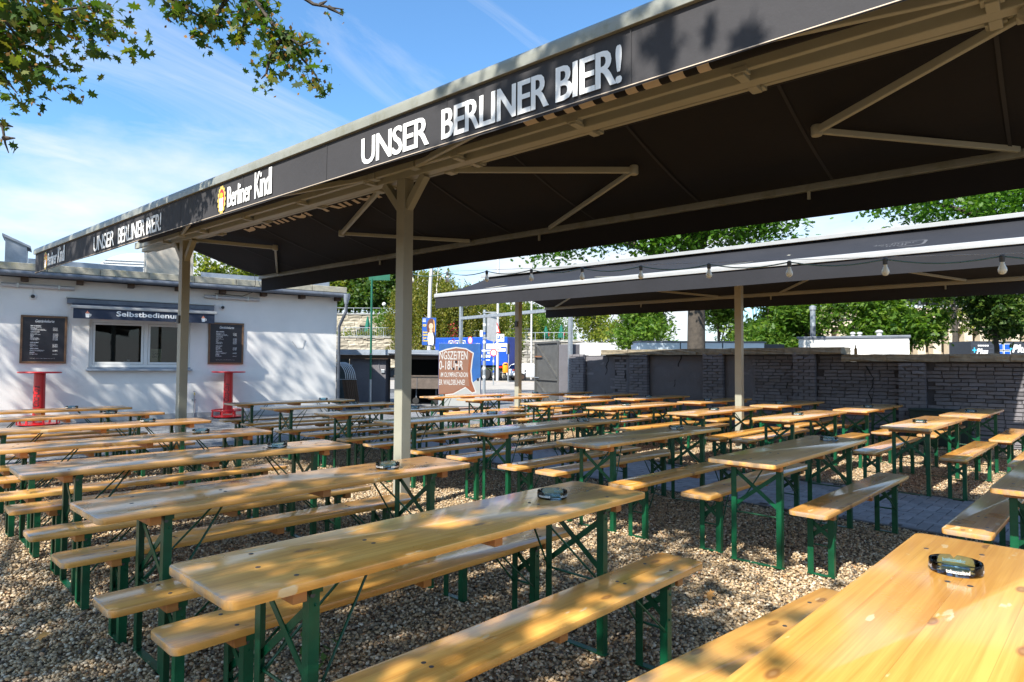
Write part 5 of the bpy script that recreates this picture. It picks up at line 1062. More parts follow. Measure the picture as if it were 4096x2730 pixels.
# painted cabinet with opening hours
CB = (13.89, 16.85, 0); CA = R(-45.9); cb = thing('painted_cabinet', 'tall cabinet painted blue with brown bread slice and white opening hours', 'cabinet', CB, CA)
CWD, CHT = 1.42, 2.12
body = MB().box(0, CWD, .004, .55, 0, CHT).build('body', mural_blue, cb, bevel=.01)
FX = (1, 0, 0); FY = (0, 0, 1); zx = lambda u: (u - 1083) / 234; zy = lambda v: (1230 - v) / 233.5
def mural(nm, pts, mat, d): return flat(nm, [(zx(u), zy(v)) for u, v in pts][::-1], mat, cb, (0, .004 - d, 0), FX, FY, .0008)
mural('painted_ground', [(1085, 1080), (1200, 1095), (1330, 1060), (1414, 1000), (1414, 1228), (1085, 1228)], mural_base, .001)
outline = [(1085, 800), (1140, 778), (1220, 762), (1300, 772), (1362, 808), (1352, 870), (1344, 950), (1352, 1030), (1384, 1120), (1352, 1130), (1300, 1084), (1200, 1138), (1085, 1152)]
mural('slice_outline', outline, mural_white, .0025)
mural('slice_crust', [(1085, 812), (1140, 790), (1220, 772), (1298, 781), (1352, 813), (1343, 870), (1335, 950), (1343, 1030), (1374, 1112), (1350, 1120), (1296, 1076), (1200, 1128), (1085, 1142)], mural_crust, .004)
mural('slice_crumb', [(1085, 818), (1140, 797), (1220, 779), (1280, 786), (1330, 815), (1322, 870), (1316, 950), (1322, 1030), (1330, 1072), (1296, 1070), (1200, 1120), (1085, 1134)], mural_brown, .0055)
for s_, u0, u1, v0, v1 in (('NGSZEiTEN', 1088, 1312, 795, 862), ('0-18UHR', 1088, 1276, 870, 942), ('iM OLYMPiASTADiON', 1100, 1316, 962, 1000), ('ER WALDBÜHNE!', 1087, 1292, 1010, 1062)):
    put_text('lettering', s_, mural_white, cb, (zx(u0), .004 - .0075, zy(v1)), FX, FY, zx(u1) - zx(u0), (v1 - v0) / 233.5, bold=.012, shear=.06)
for k in range(26): MB().box(.03 + k * .053, .035 + k * .053, .02, .03, CHT, CHT + .035).build('bird_spike', galv, cb)
for u, v in ((1222, 880), (1250, 935), (1395, 1018), (1200, 935)): flat('sticker', rrect(.07, .09, .005), board_m, cb, (zx(u), .004 - .009, zy(v)), FX, FY, .0008)

# ------------------------------------------------------------------ street beyond the gate
def pole(u, d, r, h, nm, label, mat, cat='pole', r1=None):
    e = thing(nm, label, cat, tuple(ground_at(u, d)), R(-46)); MB().tube([(0, 0, 0), (0, 0, h)], [r, r1 or r], 12).build('mast', mat, e, smooth=True); return e
def disc(nm, e, x, z, r, mat, y=-.1, n=28): return flat(nm, ellipse(r, r, n), mat, e, (x, y, z), FX, FY, .004)
def plate(nm, e, x0, x1, z0, z1, mat, y=-.1, th=.006): return MB().box(x0, x1, y - th, y, z0, z1).build(nm, mat, e)
e = pole(1937, 31, .075, 4.05, 'sign_post', 'sticker-covered post carrying a large sign seen from behind', galv, 'sign post')
MB().prism([(.10, 2.62), (.52, 2.50), (.60, 2.60), (.62, 3.80), (.52, 3.98), (.10, 3.82)], -.03, -.02, frame_mat((0, 0, 0), (1, .25, 0), (0, 0, 1))).build('sign_back', sign_grey, e); 
for z in (2.65, 3.9): MB().box(-.09, .58, -.10, -.06, z, z + .05).build('clamp', galv, e)
for k in range(7): MB().lathe([(.0765, 0), (.0765, .12)], 12).build('sticker', (print_white, sign_white, sign_blue)[k % 3], e, loc=(0, 0, .75 + k * .42))
plate('small_box', e, -.22, -.08, 2.75, 3.05, sign_white)
e = pole(1974, 43, .045, 3.9, 'sign_post', 'thin post with arrow sign and round prohibition sign', galv, 'sign post')
MB().prism([(-.48, 2.42), (.38, 2.42), (.52, 2.60), (.38, 2.78), (-.48, 2.78)], .06, .07, frame_mat((0, 0, 0), FX, FY)).build('arrow_board', sign_white, e)
put_text('lettering', 'Zufahrt Olympiastadion', print_black, e, (-.43, -.075, 2.55), FX, FY, .78, .10, bold=.01); MB().box(-.49, .36, -.073, -.071, 2.40, 2.425).build('arrow_border', print_black, e)
disc('round_sign', e, 0, 2.18, .24, sign_red, -.08); disc('sign_field', e, 0, 2.18, .18, sign_white, -.0865)
for k in range(4): MB().lathe([(.047, 0), (.047, .15)], 10).build('sticker', (print_white, sign_blue, green_m, print_white)[k], e, loc=(0, 0, .5 + k * .35))
e = pole(1990, 53.5, .12, 12.5, 'lamp_mast', 'tall pale mast with parking and street name signs', pole_white, 'lamp mast', .08)
MB().prism([(-.20, 4.02), (.22, 4.02), (-.08, 4.98)], .13, .14, frame_mat((0, 0, 0), FX, FY)).build('warning_sign', sign_red, e); MB().prism([(-.13, 4.10), (.10, 4.10), (-.07, 4.72)], .142, .146, frame_mat((0, 0, 0), FX, FY)).build('warning_field', sign_white, e)
plate('parking_sign', e, -.10, .54, 3.30, 3.92, sign_white, -.14); plate('parking_square', e, -.06, .20, 3.50, 3.78, sign_blue, -.149, .003); put_text('lettering', 'P', print_white, e, (-.0, -.154, 3.54), FX, FY, .12, .2, bold=.02)
put_text('arrow', '→', print_black, e, (.25, -.150, 3.54), FX, FY, .24, .2, bold=.02)
plate('street_name_sign', e, -.20, .78, 2.86, 3.16, sign_white, -.14); put_text('lettering', 'Trakehner Allee', print_black, e, (-.14, -.150, 2.94), FX, FY, .86, .14, bold=.01)
plate('street_name_sign', e, -.18, .70, 2.44, 2.76, print_black, -.14); plate('street_name_field', e, -.15, .67, 2.47, 2.73, sign_white, -.1475, .003); put_text('lettering', 'Coubertinplatz', print_black, e, (-.11, -.154, 2.53), FX, FY, .74, .15, bold=.012)
e = pole(1880, 45, .035, 2.6, 'sign_post', 'round white sign with red ring above the painted cabinet', galv, 'sign post')
flat('round_sign', ellipse(.16, .27), sign_red, e, (0, -.05, 3.08), FX, FY, .006); flat('sign_field', ellipse(.115, .205), sign_white, e, (0, -.056, 3.08), FX, FY, .004); MB().tube([(0, 0, 2.6), (0, 0, 2.9)], .035, 8).build('mast_top', galv, e)
e = pole(2034, 52.5, .04, 3.0, 'sign_post', 'narrow dark sign on a pale post by the lorry tail', galv, 'sign post'); plate('narrow_sign', e, -.12, .09, 2.25, 3.1, board_m, -.05); plate('sign_edge', e, -.15, -.12, 2.25, 3.1, sign_white, -.05)
e = pole(2125, 60, .10, 11.0, 'lamp_mast', 'plain pale mast rising behind the white car', pole_white, 'lamp mast', .08)
# litter bin
p = ground_at(2022, 52); e = thing('litter_bin', 'orange rounded litter bin on a post beside the road', 'bin', tuple(p), R(-46))
MB().lathe([(.20, .72), (.225, .75), (.235, 1.30), (.22, 1.42), (.15, 1.52), (.0001, 1.55)], 20, sq=.8).build('bin_body', orange_m, e, smooth=True); MB().box(-.12, .12, -.20, -.175, 1.36, 1.46).build('slot', board_m, e); MB().tube([(.2, .05, 0), (.2, .05, 1.5)], .04, 8).build('post', galv, e)
for k, (u, d) in enumerate(((2005, 54), (2101, 54.5))):
    e = thing('bollard', ('dark bollard left of the orange litter bin', 'dark bollard in front of the white car')[k], 'bollard', tuple(ground_at(u, d)), 0, 'bollards along the kerb'); MB().lathe([(.06, 0), (.06, .80), (.075, .82), (.075, .86), (.05, .88), (.065, .92), (.0001, .97)], 12).build('shaft', board_m, e, smooth=True); MB().lathe([(.062, .70), (.062, .76)], 12).build('ring', sign_white, e)
# election poster on a leaning lamp pole
p = ground_at(1716, 28); e = thing('lamp_mast', 'pale slightly bent lamp pole carrying an election poster', 'lamp mast', tuple(p), R(-46)); MB().tube([(0, 0, 0), (0, 0, 3.8), (.02, 0, 4.9), (.10, 0, 6.2), (.3, 0, 7.6)], [.10, .085, .08, .07, .06], 12).build('mast', pole_white, e, smooth=True)
po = thing('election_poster', 'blue election poster with portrait and yellow slogan on the bent lamp pole', 'poster', tuple(p), R(-46)); PW, PH, PZ = .60, 1.19, 2.24
o3 = lambda d: (-.30, -.11 - d, PZ)
MB().box(-.30, .30, -.11, -.10, PZ, PZ + PH).build('board', M_('poster_blue', (.01, .08, .36), .5, var=.05), po)
def pz(nm, pts, mat, d): return flat(nm, pts, mat, po, o3(d), FX, FY, .001)
pz('hair', [(.24, .52), (.54, .50), (.56, .80), (.53, 1.05), (.45, 1.16), (.33, 1.15), (.24, 1.02), (.19, .80)], hair_m, .002); pz('hair_light', [(.50, .60), (.54, .55), (.555, .85), (.52, 1.06), (.48, 1.12), (.51, .85)], M_('poster_hair_light', (.62, .33, .06), .6), .0032)
pz('jacket', [(.22, 0.02), (.58, 0.02), (.59, .40), (.50, .56), (.30, .56)], M_('poster_jacket', (.01, .012, .03), .6), .0028); pz('blouse', [(.27, .02), (.50, .02), (.50, .36), (.46, .54), (.28, .54), (.24, .30)], print_white, .004)
pz('neck', [(.33, .50), (.44, .50), (.45, .68), (.32, .68)], skin_m, .005); pz('face', ellipse(.095, .135, 20, .385, .82), skin_m, .0055); pz('mouth', ellipse(.035, .010, 12, .385, .745), M_('poster_lip', (.45, .08, .07), .5), .0068)
for dx in (-.035, .04): pz('eye', ellipse(.014, .007, 10, .385 + dx, .85), hair_m, .0068)
for s_, x, z, w_, h_, m_ in (('FDP', .03, .80, .15, .10, yellow_print), ('Gutes', .03, .52, .20, .085, yellow_print), ('Deutschland.', .03, .405, .24, .085, yellow_print), ('Gute', .03, .275, .16, .085, yellow_print), ('Chancen.', .03, .155, .24, .085, yellow_print)):
    put_text('lettering', s_, m_, po, (-.30 + x, -.11 - .0075, PZ + z), FX, FY, w_, h_, bold=.02)
for k in range(3): MB().box(-.28, -.14, -.1115, -.11, PZ + 1.12 - k * .055, PZ + 1.14 - k * .055).build('printed_line', print_white, po)
# blue lorry body
T0 = ground_at(1740, 60); T1 = ground_at(2029, 56.5); tv = Vector((T1.x - T0.x, T1.y - T0.y, 0)); ta = math.atan2(tv.y, tv.x); TL = tv.length
lo = thing('lorry_trailer', 'bright blue lorry trailer parked across the road', 'lorry', tuple(T0), ta)
MB().box(0, TL, 0, 2.5, 1.30, 3.82).build('box_body', blue_paint, lo, bevel=.03); MB().box(.0, TL, -.02, 0, 3.74, 3.83).build('top_rail', M_('rail_blue', (.02, .11, .5), .4), lo); MB().box(.95, 1.0, -.012, 0, 1.30, 3.74).build('panel_post', M_('rail_blue', (.02, .11, .5), .4), lo)
MB().box(.3, TL - .2, .2, 2.3, 1.05, 1.30).build('chassis', shade_black, lo)
for x in (TL - 1.25, TL - 2.3, 1.6): MB().lathe([(.12, -.14), (.42, -.14), (.48, -.10), (.48, .10), (.42, .14), (.12, .14)], 22).build('wheel', tyre_m, lo, loc=(x, .30, .48), rot=(R(90), 0, 0))
MB().box(TL - .9, TL - .45, -.01, .05, 1.08, 1.22).build('tail_lamp', tail_red, lo)
for k, x in enumerate((1.5, 2.15, 2.8)): 
    f_ = MB(); 
    for a_, b_, c_, d_ in ((0, .5, 0, .05), (0, .5, .45, .5), (0, .05, .05, .45), (.45, .5, .05, .45)): f_.box(x + a_, x + b_, -.008, -.002, 3.05 + c_, 3.05 + d_)
    f_.build('icon_frame', print_white, lo); flat('icon', ellipse(.12, .10, 14), print_white, lo, (x + .25, -.004, 3.28), FX, FY, .003)
for x, z, w_, h_ in ((4.4, 3.15, .45, .12), (4.9, 2.55, 1.1, .13), (4.6, 2.0, 1.4, .24), (4.5, 1.72, .55, .1), (5.3, 1.72, .6, .1), (5.6, 3.1, .5, .1), (5.5, 2.75, .6, .1), (5.6, 2.35, .55, .1)):
    n = max(3, int(w_ / h_)); 
    for q in range(n): MB().box(x + q * w_ / n, x + (q + .72) * w_ / n, -.008, -.002, z, z + h_).build('printed_mark', print_white, lo)
# white car, rear three-quarter
C0 = ground_at(2122, 56.5); car = thing('parked_car', 'white hatchback parked on the road behind the gate', 'car', tuple(C0), R(-46) + R(26))
def car_part():
    prof = [(-1.95, .30), (-2.0, .55), (-1.98, .80), (-1.86, .98), (-1.60, 1.38), (-1.35, 1.46), (-.2, 1.48), (.45, 1.36), (1.05, .98), (1.85, .84), (2.05, .62), (2.05, .32)]
    n = len(prof); secs = [(-.86, .90), (-.80, 1.0), (0, 1.01), (.80, 1.0), (.86, .90)]; vs = []; fs = []
    for y, s in secs:
        for x, z in prof:
            zz = z; yy = y * (1.0 if z < .95 else 1.0 - (z - .95) * .36); vs.append((x * (s if abs(x) > 1 else 1) if z < 1 else x, yy, .30 + (zz - .30) * (1.0 if abs(y) < .82 else .985)))
    for i in range(len(secs) - 1):
        for k in range(n): fs.append((i * n + k, i * n + (k + 1) % n, (i + 1) * n + (k + 1) % n, (i + 1) * n + k))
    fs += [tuple(range(n - 1, -1, -1)), tuple((len(secs) - 1) * n + k for k in range(n))]
    return MB().add(vs, fs)
cbd = car_part().build('body', car_white, car, smooth=True, bevel=.05)
for sy in (-1, 1):
    for x in (-1.25, 1.28):
        w = MB().lathe([(.05, -.10), (.27, -.10), (.32, -.07), (.32, .07), (.27, .10), (.05, .10)], 24).build('wheel', tyre_m, car, loc=(x, sy * .80, .32), rot=(R(90), 0, 0)); MB().lathe([(.0001, .101), (.18, .103), (.20, .09)], 18).build('rim', rust_rim, w, loc=(0, 0, .0 if sy < 0 else 0), rot=(0, 0, 0))
    MB().prism([(-1.42, 1.0), (-1.28, 1.34), (-.62, 1.39), (-.58, 1.0)], 0, .01, frame_mat((0, sy * .842 - (.005 if sy < 0 else -.0), 0), (1, 0, 0), Vector((0, -sy * .36, 1)))).build('rear_side_window', glass_car, car); MB().prism([(-.52, 1.0), (-.52, 1.40), (.32, 1.34), (.72, 1.0)], 0, .01, frame_mat((0, sy * .842, 0), (1, 0, 0), Vector((0, -sy * .36, 1)))).build('front_side_window', glass_car, car)
    MB().box(-2.0, -1.80, sy * .62 - .16, sy * .62 + .20 * 1, .84, .98).build('tail_lamp', tail_red, car, bevel=.02); MB().box(-.75, -.60, sy * .872 - .01, sy * .872 + .01, .90, .93).build('door_handle', car_white, car)
MB().box(-.66, .66, -.004, .004, 0, .46, frame_mat((-1.86, 0, 1.0), (0, 1, 0), (1, 0, 0)) @ Matrix.Identity(4)).build('rear_shelf', shade_black, car)
MB().prism([(-.62, 0), (.62, 0), (.54, .44), (-.54, .44)], 0, .012, frame_mat((-1.868, 0, 1.0), (0, -1, 0), Vector((.28, 0, .40)))).build('rear_window', glass_car, car)
MB().box(-2.04, -1.99, -.26, .26, .56, .67).build('number_plate', sign_white, car); MB().box(-2.03, -1.9, -.82, .82, .28, .46).build('bumper_trim', tyre_m, car, bevel=.02)

# ------------------------------------------------------------------ terraced stone walls
stone_mes = {}
def stone_set(mat):
    out = []
    for k in range(6):
        b = MB().box(-.5, .5, -.5, .5, -.5, .5); me = b.mesh('stone', mat); bm = bmesh.new(); bm.from_mesh(me); bmesh.ops.subdivide_edges(bm, edges=bm.edges[:], cuts=1, use_grid_fill=True)
        for v in bm.verts:
            if v.co.y < -.4: v.co.y += random.uniform(-.25, .25) if abs(v.co.x) < .3 and abs(v.co.z) < .3 else random.uniform(-.02, .2)
            v.co.x += random.uniform(-.03, .03); v.co.z += random.uniform(-.04, .04)
        bm.to_mesh(me); bm.free(); out.append(me)
    return out
def stone_wall(name, label, A_, B_, z0, z1, ch, lw, mat, thick=.6, hole=None):
    v = Vector((B_[0] - A_[0], B_[1] - A_[1])); L = v.length; e = thing(name, label, 'wall', (A_[0], A_[1], 0), math.atan2(v.y, v.x)); MB().box(0, L, .12, thick + 3, z0 - .2, z1 - .02).build('core', stone_joint, e); ms = stone_set(mat)
    z = z0
    while z < z1 - .08:
        h = min(ch * random.uniform(.75, 1.2), z1 - z); x = -random.uniform(0, lw)
        while x < L:
            w = lw * random.uniform(.55, 1.6); cx = x + w / 2
            if not (hole and abs(cx - hole[0]) < hole[1] and z < hole[2]): link('stone', random.choice(ms), e, (cx, .12 + random.uniform(-.05, .05), z + h / 2), (0, 0, 0), (w - .03, .36, h - .03))
            x += w
        z += h
    MB().box(-.1, L + .1, -.12, .7, z1 - .02, z1 + .12).build('coping', sandstone_g, e, bevel=.02); return e, L
lw_e, LL = stone_wall('terrace_wall', 'sunlit lower limestone terrace wall left of the lorry', gp(1290, 66), gp(1880, 66), 1.0, 4.05, .42, .85, sandstone)
up_e, LU = stone_wall('terrace_wall', 'upper limestone terrace wall with arched niche', gp(1290, 72), gp(1600, 72), 4.0, 6.85, .42, .95, sandstone, hole=(4.8, .75, 5.3))
stone_wall('terrace_wall', 'grey weathered stone wall behind the white car', gp(2020, 66), gp(2330, 64), 0, 3.7, .40, .75, sandstone_g)
stone_wall('terrace_wall', 'upper stone wall segment right behind the poster', gp(1600, 71), gp(1800, 71), 4.0, 5.6, .42, .95, sandstone)
def slab(name, pts, z, mat): return sheet(name, [(p[0], p[1]) for p in pts], z, mat)
slab('terrace', [gp(1250, 66.4), gp(1890, 66.4), gp(1890, 73), gp(1250, 73)], 4.03, grass_m); slab('terrace', [gp(1250, 72.4), gp(1610, 72.4), gp(1700, 160), gp(900, 160)], 6.83, grass_m); slab('terrace', [gp(2015, 66.3), gp(2335, 64.3), gp(2500, 120), gp(1900, 120)], 3.68, sidewalk_m)
# niche in the upper wall
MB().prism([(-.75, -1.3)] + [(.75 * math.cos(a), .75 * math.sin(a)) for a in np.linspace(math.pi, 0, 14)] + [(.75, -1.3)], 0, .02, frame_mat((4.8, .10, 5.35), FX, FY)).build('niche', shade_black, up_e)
for k in range(9):
    a = math.pi * (k + .5) / 9; b = MB().box(-.15, .15, -.1, .2, .74, 1.12, Matrix.Translation((4.8, .02, 5.35)) @ Matrix.Rotation(math.pi / 2 - a, 4, 'Y')); b.build('arch_stone', sandstone, up_e, bevel=.02)
def railing(label, A_, B_, z, n, h=1.0, bars=0):
    v = Vector((B_[0] - A_[0], B_[1] - A_[1])); e = thing('railing', label, 'railing', (A_[0], A_[1], z), math.atan2(v.y, v.x)); L = v.length; MB().box(0, L, -.025, .025, h - .05, h).build('top_rail', galv, e)
    MB().box(0, L, -.02, .02, .1, .14).build('bottom_rail', galv, e)
    for k in range(n + 1): MB().box(L * k / n - .025, L * k / n + .025, -.025, .025, 0, h - .05).build('post', galv, e)
    for k in range(bars): MB().box(L * (k + .5) / bars - .01, L * (k + .5) / bars + .01, -.01, .01, .14, h - .05).build('bar', galv, e)
railing('grey railing along the lower terrace wall', gp(1372, 66.6), gp(1800, 66.6), 4.15, 8, 1.0, 60); railing('grey railing on top of the upper terrace wall', gp(1300, 72.6), gp(1560, 72.6), 6.95, 7, .75); railing('grey railing above the weathered wall behind the car', gp(2030, 66.6), gp(2330, 64.8), 3.8, 8, .9)
def parasol(u, d, z, H, label):
    p = ground_at(u, d); e = thing('closed_parasol', label, 'parasol', (p.x, p.y, z), 0, 'closed green parasols'); MB().tube([(0, 0, 0), (0, 0, H)], .03, 8).build('pole', pole_white, e); b = MB(); n = 18; vs = []; prof = [(.04, H), (.13, H * .86), (.24, H * .6), (.33, H * .36), (.30, H * .30)]
    for r_, z_ in prof:
        for k in range(n): a = 2 * math.pi * k / n; q = r_ * (1 + .18 * math.cos(a * 6)); vs.append((q * math.cos(a), q * math.sin(a), z_))
    fs = [(i * n + k, i * n + (k + 1) % n, (i + 1) * n + (k + 1) % n, (i + 1) * n + k) for i in range(len(prof) - 1) for k in range(n)]; b.add(vs, fs).build('folded_canopy', parasol_m, e, smooth=True); MB().prism([(-.05, 0), (.05, 0), (.09, .35), (-.04, .4)], 0, .01, frame_mat((.10, -.31, H * .42), FX, FY)).build('red_mark', tail_red, e); MB().lathe([(.3, 0), (.3, .06), (.05, .1)], 12).build('base', sign_white, e)
parasol(1468, 69, 4.03, 2.45, 'closed green parasol on the stone terrace behind the green pole'); parasol(2183, 70, 3.68, 1.9, 'closed green parasol above the weathered wall, left of two'); parasol(2245, 69, 3.68, 2.0, 'closed green parasol above the weathered wall, right of two')
for u, d, z, h, lb in ((1533, 70, 4.03, 3.65, 'globe lamp on the stone terrace left of the main post'), (2336, 66, 3.4, 1.4, 'globe lamp beyond the wall right of the thin galvanised post')):
    p = ground_at(u, d); e = thing('globe_lamp', lb, 'lamp', (p.x, p.y, z), 0, 'globe lamps'); MB().tube([(0, 0, 0), (0, 0, h)], .04, 8).build('mast', pole_white, e); MB().lathe([(.0001, 0), (.12, .03), (.2, .12), (.22, .22), (.18, .34), (.10, .41), (.0001, .44)], 16).build('globe', globe_m, e, smooth=True, loc=(0, 0, h - .02))
def shrub(label, u, d, z, blobs, mat, n, seed, size=.22):
    r = np.random.default_rng(seed); p = ground_at(u, d); e = thing('shrub', label, 'shrub', (p.x, p.y, z)); pts = crown_points(blobs, n, 20, .25, r); link('foliage', leaves_mesh('foliage', pts, r.uniform(.7, 1.3, len(pts)) * size, DIAM, mat, r), e); MB().tube([(0, 0, 0), (0, 0, .8)], .05, 6).build('stem', bark_m, e)
shrub('large bright shrub on the terrace left of the main post', 1548, 69, 4.03, [((0, 0, 1.4), (1.4, 1.4, 1.3)), ((.9, -.9, 1.0), (1.1, 1.1, 1.0)), ((-.5, .5, 2.4), (.8, .8, .9))], leaf_rob, 110, 101)
shrub('low planting on the terrace below the niche', 1420, 67.4, 4.03, [((-1.5, 1.5, .35), (1.0, 1.0, .4)), ((0, 0, .35), (1.2, 1.2, .5)), ((1.6, -1.6, .35), (1.2, 1.2, .4))], leaf_lime, 60, 102)
shrub('red flowering shrub behind the blue lorry', 1812, 55, 2.2, [((0, 0, 1.2), (.12, .12, .7)), ((.1, 0, 2.1), (.1, .1, .4))], M_('red_leaf', (.30, .012, .015), .6), 7, 103, .14)
shrub('rounded bush beside the lamp mast signs', 2018, 60, .5, [((0, 0, 1.8), (1.4, 1.4, 1.6)), ((.8, -.8, 3.2), (1, 1, 1.1))], leaf_lime, 90, 104)
# small houses by the road
h0 = ground_at(2060, 68); e = thing('garden_hut', 'beige garden hut with flat dark roof behind the signs', 'hut', (h0.x, h0.y, 3.6), R(-46)); MB().box(-1.4, 1.6, 0, 2.5, 0, 1.5).build('walls', beige_render, e); MB().box(-1.6, 1.8, -.25, 2.7, 1.5, 1.6).build('roof', gutter_m, e); MB().box(.3, .9, -.02, 0, .1, 1.3).build('door', gutter_m, e)
h0 = ground_at(1850, 64); e = thing('garden_hut', 'dark hut with pale roof edge above the lorry', 'hut', (h0.x, h0.y, 0), R(-46)); MB().box(-1.2, 1.4, 0, 2.5, 0, 4.7).build('walls', M_('hut_grey', (.08, .08, .085), .8), e); MB().box(-1.4, 1.6, -.2, 2.7, 4.7, 4.8).build('roof', sidewalk_m, e); MB().box(-3.2, -1.3, 0, 2, 0, 3.95).build('wing', beige_render, e)
# ------------------------------------------------------------------ behind the brick wall
p = ground_at(3195, 24); q = ground_at(3637, 22.2); v = Vector((q.x - p.x, q.y - p.y)); hut = thing('tiled_hut', 'flat-roofed hut clad in pale tiles behind the wall', 'hut', (p.x, p.y, 0), math.atan2(v.y, v.x)); HL = v.length
MB().box(0, HL, .03, 2.6, 0, 2.44).build('walls', M_('tile_grout', (.45, .44, .42), .8), hut)
tm = []
for k in range(3):
    tm.append(MB().box(-.5, .5, -.012, .012, -.5, .5).mesh('tile', M_('pale_tile_%d' % k, ((.66, .65, .62), (.62, .60, .56), (.70, .69, .66))[k], .55, var=.05, vscale=2)))
for r_ in range(5):
    z = 1.5 + r_ * .188
    x = -(r_ % 2) * .3
    while x < HL:
        w = .6; xa, xb = max(0, x), min(HL, x + w)
        if xb - xa > .05: link('tile', random.choice(tm), hut, ((xa + xb) / 2, .018, z + .094), (0, 0, 0), (xb - xa - .006, 1, .182))
        x += w
    y = .05
    while y < 2.5: link('tile', random.choice(tm), hut, (HL + .004, y + .3, z + .094), (0, 0, R(90)), (.594, 1, .182)); y += .6
MB().box(-.06, HL + .06, -.04, 2.68, 2.44, 2.53).build('roof_edge', gutter_m, hut, bevel=.01)
for x in (HL - .9,): MB().lathe([(.09, 0), (.09, .14), (.13, .15), (.12, .20), (.04, .24)], 14).build('roof_vent', pole_white, hut, smooth=True, loc=(x, .6, 2.52))
for x in (1.72, 1.95): MB().lathe([(.07, 0), (.07, .14), (.10, .15), (.09, .20), (.03, .23)], 12).build('roof_vent', pole_white, hut, smooth=True, loc=(x * 1.0, 1.6, 2.52))
p = ground_at(3253, 26); e = thing('flue_pipe', 'thick grey flue pipe with dark lower half behind the tiled hut', 'flue', tuple(p)); MB().tube([(0, 0, 0), (0, 0, 3.05)], .105, 14).build('lower_pipe', gutter_m, e, smooth=True); MB().tube([(0, 0, 3.05), (0, 0, 3.7)], .10, 14).build('upper_pipe', galv, e, smooth=True); MB().lathe([(.12, 3.7), (.13, 3.72), (.13, 3.85), (.05, 3.9)], 14).build('cap', galv, e)
p = ground_at(2553, 24.5); q = ground_at(3060, 24.5); v = Vector((q.x - p.x, q.y - p.y)); ms = thing('metal_housing', 'long low ice-blue metal housing behind the wall and oak trunk', 'housing', (p.x, p.y, 0), math.atan2(v.y, v.x)); ML = v.length
n = 3
for k in range(n): MB().box(ML * k / n + .02, ML * (k + 1) / n - .02, 0, 1.2, 0, 2.30).build('panel', ice_metal, ms, bevel=.01)
MB().box(0, ML + .05, -.03, 1.23, 2.30, 2.36).build('top_trim', gutter_m, ms); MB().box(ML + .0, ML + .75, .0, 1.2, 0, 2.26).build('louvre_end', dark_panel, ms); MB().box(-.05, .0, -.02, 1.2, 0, 2.22).build('end_trim', ice_metal, ms)
for k in range(7): MB().box(ML + .08 + k * .09, ML + .11 + k * .09, -.02, 0, 1.3, 2.08).build('louvre_bar', galv, ms)
p = ground_at(2327, 44); e = thing('site_container', 'white corrugated container left behind the wall', 'container', tuple(p), R(-40)); MB().box(0, 2.35, 0, 2.4, 0, 2.85).build('box', tile_white, e)
for k in range(18): MB().box(1.35 + k * .055, 1.375 + k * .055, -.02, 0, .1, 2.75).build('corrugation', sign_white, e)
MB().box(-.02, 2.37, -.03, 2.42, 2.85, 2.93).build('top_rail', sign_white, e)
# stadium front far right
st = ground_at(3700, 96); e = thing('stadium_front', 'limestone stadium front with tall pillars and dark roof edge', 'building', tuple(st), R(-46)); 
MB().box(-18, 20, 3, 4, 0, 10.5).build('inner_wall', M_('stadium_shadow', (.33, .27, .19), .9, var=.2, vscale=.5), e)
for k in range(16): MB().box(-17.5 + k * 2.35, -16.3 + k * 2.35, 0, 1.2, 0, 7.2).build('pillar', stadium_m, e, bevel=.03)
MB().box(-18, 20, -.2, 1.6, 7.2, 8.6).build('entablature', stadium_m, e, bevel=.04); MB().box(-18, 20, -.6, 2, 8.6, 9.0).build('cornice', stadium_m, e)
MB().box(-16, 22, 5, 16, 12.2, 13.0, Matrix.Rotation(R(0), 4, 'Y')).build('canopy_roof', M_('canopy', (.10, .11, .12), .5), e)
for k in range(10): MB().box(-15 + k * 3.6, -14.7 + k * 3.6, 6, 6.3, 9, 12.2).build('canopy_column', pole_white, e)
for k in range(7): MB().box(-16 + k * 4.7, -14.8 + k * 4.7, 2.96, 3, .2, 2.6).build('doorway', shade_black, e)
# kiosk with discount-shop lettering at the right edge
p = ground_at(3885, 40); e = thing('kiosk', 'dark kiosk with white and cyan lettering behind the wall', 'kiosk', tuple(p), R(-46)); MB().box(0, 3.8, 0, 2, 0, 3.05).build('body', dark_panel, e)
for z in (2.35, 2.6, 2.85): MB().box(.1, 1.35, -.012, 0, z, z + .02).build('panel_line', gutter_m, e)
for xa, z0 in ((.32, 2.25), (2.55, 2.35)):
    put_text('lettering', 'Plus', print_white, e, (xa, -.02, z0), FX, FY, .75 if xa < 1 else 1.1, .34 if xa < 1 else .5, bold=.045, shear=.25)
    MB().box(xa - .25, xa + .02, -.02, -.012, z0 + .20, z0 + .27).build('plus_bar', cyan_print, e); MB().box(xa - .15, xa - .08, -.0205, -.0125, z0 + .08, z0 + .40).build('plus_bar', cyan_print, e)
flat('swoosh', [(0, 0), (.7, .02), (.95, .12), (.7, .10), (.62, .06)], cyan_print, e, (.5, -.012, 2.12), FX, FY, .004)
for k in range(5): MB().box(.42 + k * .14, .53 + k * .14, -.02, -.012, 2.72, 2.82).build('payment_badge', sign_white, e)
for x, z in ((1.6, 2.5), (2.05, 2.5), (1.6, 2.05), (2.05, 2.05)): MB().box(x, x + .4, -.02, 0, z, z + .40).build('picture_frame', print_white, e); MB().box(x + .03, x + .37, -.026, -.02, z + .03, z + .37).build('picture', sign_blue, e)
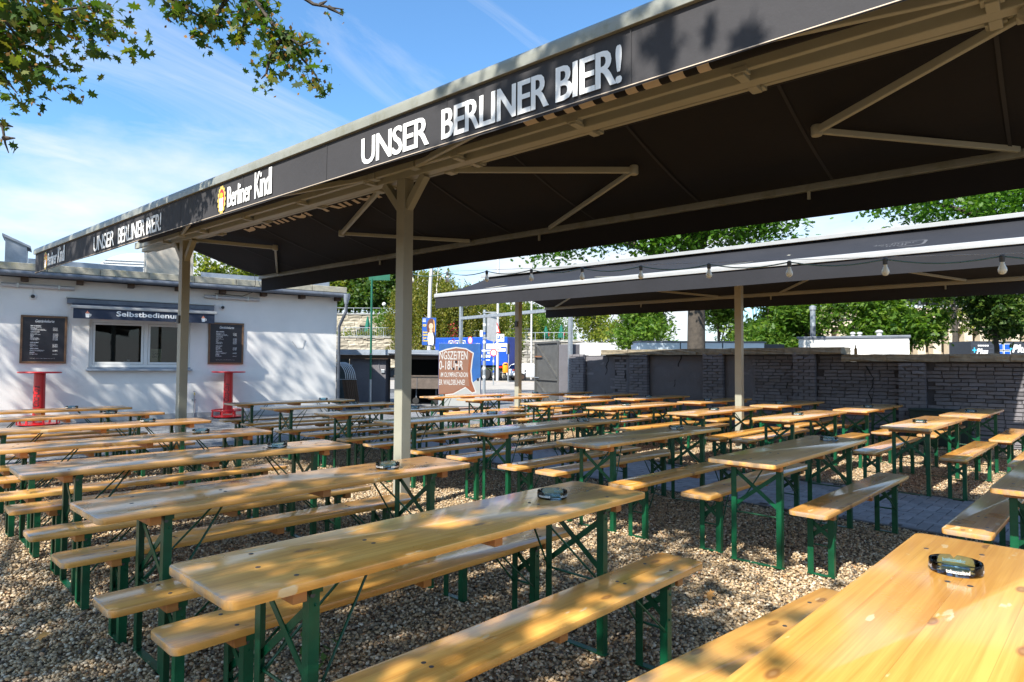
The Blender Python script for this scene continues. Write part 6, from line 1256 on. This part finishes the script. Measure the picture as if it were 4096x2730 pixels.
# roof clutter of a building behind the white one
h0 = ground_at(560, 34); e = thing('rear_building', 'pale building top with ribbed dome behind the roof', 'building', tuple(h0), R(-30)); MB().box(-3, 4.5, 0, 5, 0, 5.6).build('walls', pvc, e); MB().prism([(-2.2, 0)] + [(2.2 * math.cos(a), 1.6 * math.sin(a)) for a in np.linspace(math.pi, 0, 14)] + [(2.2, 0)], 0, 4, frame_mat((-.2, -.05, 5.6), FX, FY) @ Matrix.Translation((0, 0, -4))).build('vaulted_roof', sign_white, e)
for k in range(9): MB().box(-2.2 + k * .05, 1.8 - k * .05, -.09, -.05, 5.62 + k * .14, 5.65 + k * .14).build('roof_rib', galv, e)
MB().box(2.6, 4.2, .2, .6, 5.6, 6.1).build('roof_unit', zinc, e)

# ------------------------------------------------------------------ fallen leaves and weeds on the gravel
lf = [leaves_mesh('fallen_leaf', np.zeros((1, 3)), np.array([s_]), MAPLE, dead_leaf, np.random.default_rng(k), 2.5) for k, s_ in enumerate((.07, .09, .06, .08))]
spots = [((1.15, 3.0), 'brown fallen leaf on the gravel beside the second table'), ((.75, 4.1), 'brown fallen leaf on the gravel by the second table far bench'), ((3.45, 3.2), 'brown fallen leaf in the open gravel between the first two columns'), ((3.75, 1.9), 'brown fallen leaf on the gravel right of the nearest bench end'), ((4.15, 2.62), 'brown fallen leaf by the bench ends of the second column'), ((2.45, 1.42), 'brown fallen leaf under the long bench in the foreground'), ((9.3, 1.1), 'brown fallen leaf on sunlit gravel across the paved path'), ((3.55, 4.3), 'brown fallen leaf on the gravel in front of the main post')]
for k, ((x, y), lb) in enumerate(spots):
    o = link('fallen_leaf', lf[k % 4], None, (x, y, .024), (random.uniform(-.2, .2), random.uniform(-.2, .2), random.uniform(0, 6.28))); tag(o, lb, 'leaf', 'fallen leaves on the gravel')
for k, (x, y) in enumerate(((1.72, 1.72), (1.62, 2.85), (9.2, 7.0))):
    r = np.random.default_rng(200 + k); n = 22; pts = np.stack([r.normal(0, .04, n), r.normal(0, .04, n), r.uniform(.01, .15, n)], 1); e = thing('weed', ('small green weed under the nearest far bench', 'small green weed under the second table', 'small green weed by the third column tables')[k], 'weed', (x, y, 0)); link('foliage', leaves_mesh('foliage', pts, r.uniform(.03, .06, n), DIAM, plant_m, r), e); MB().tube([(0, 0, 0), (.01, 0, .14)], .003, 5).build('stem', plant_m, e)
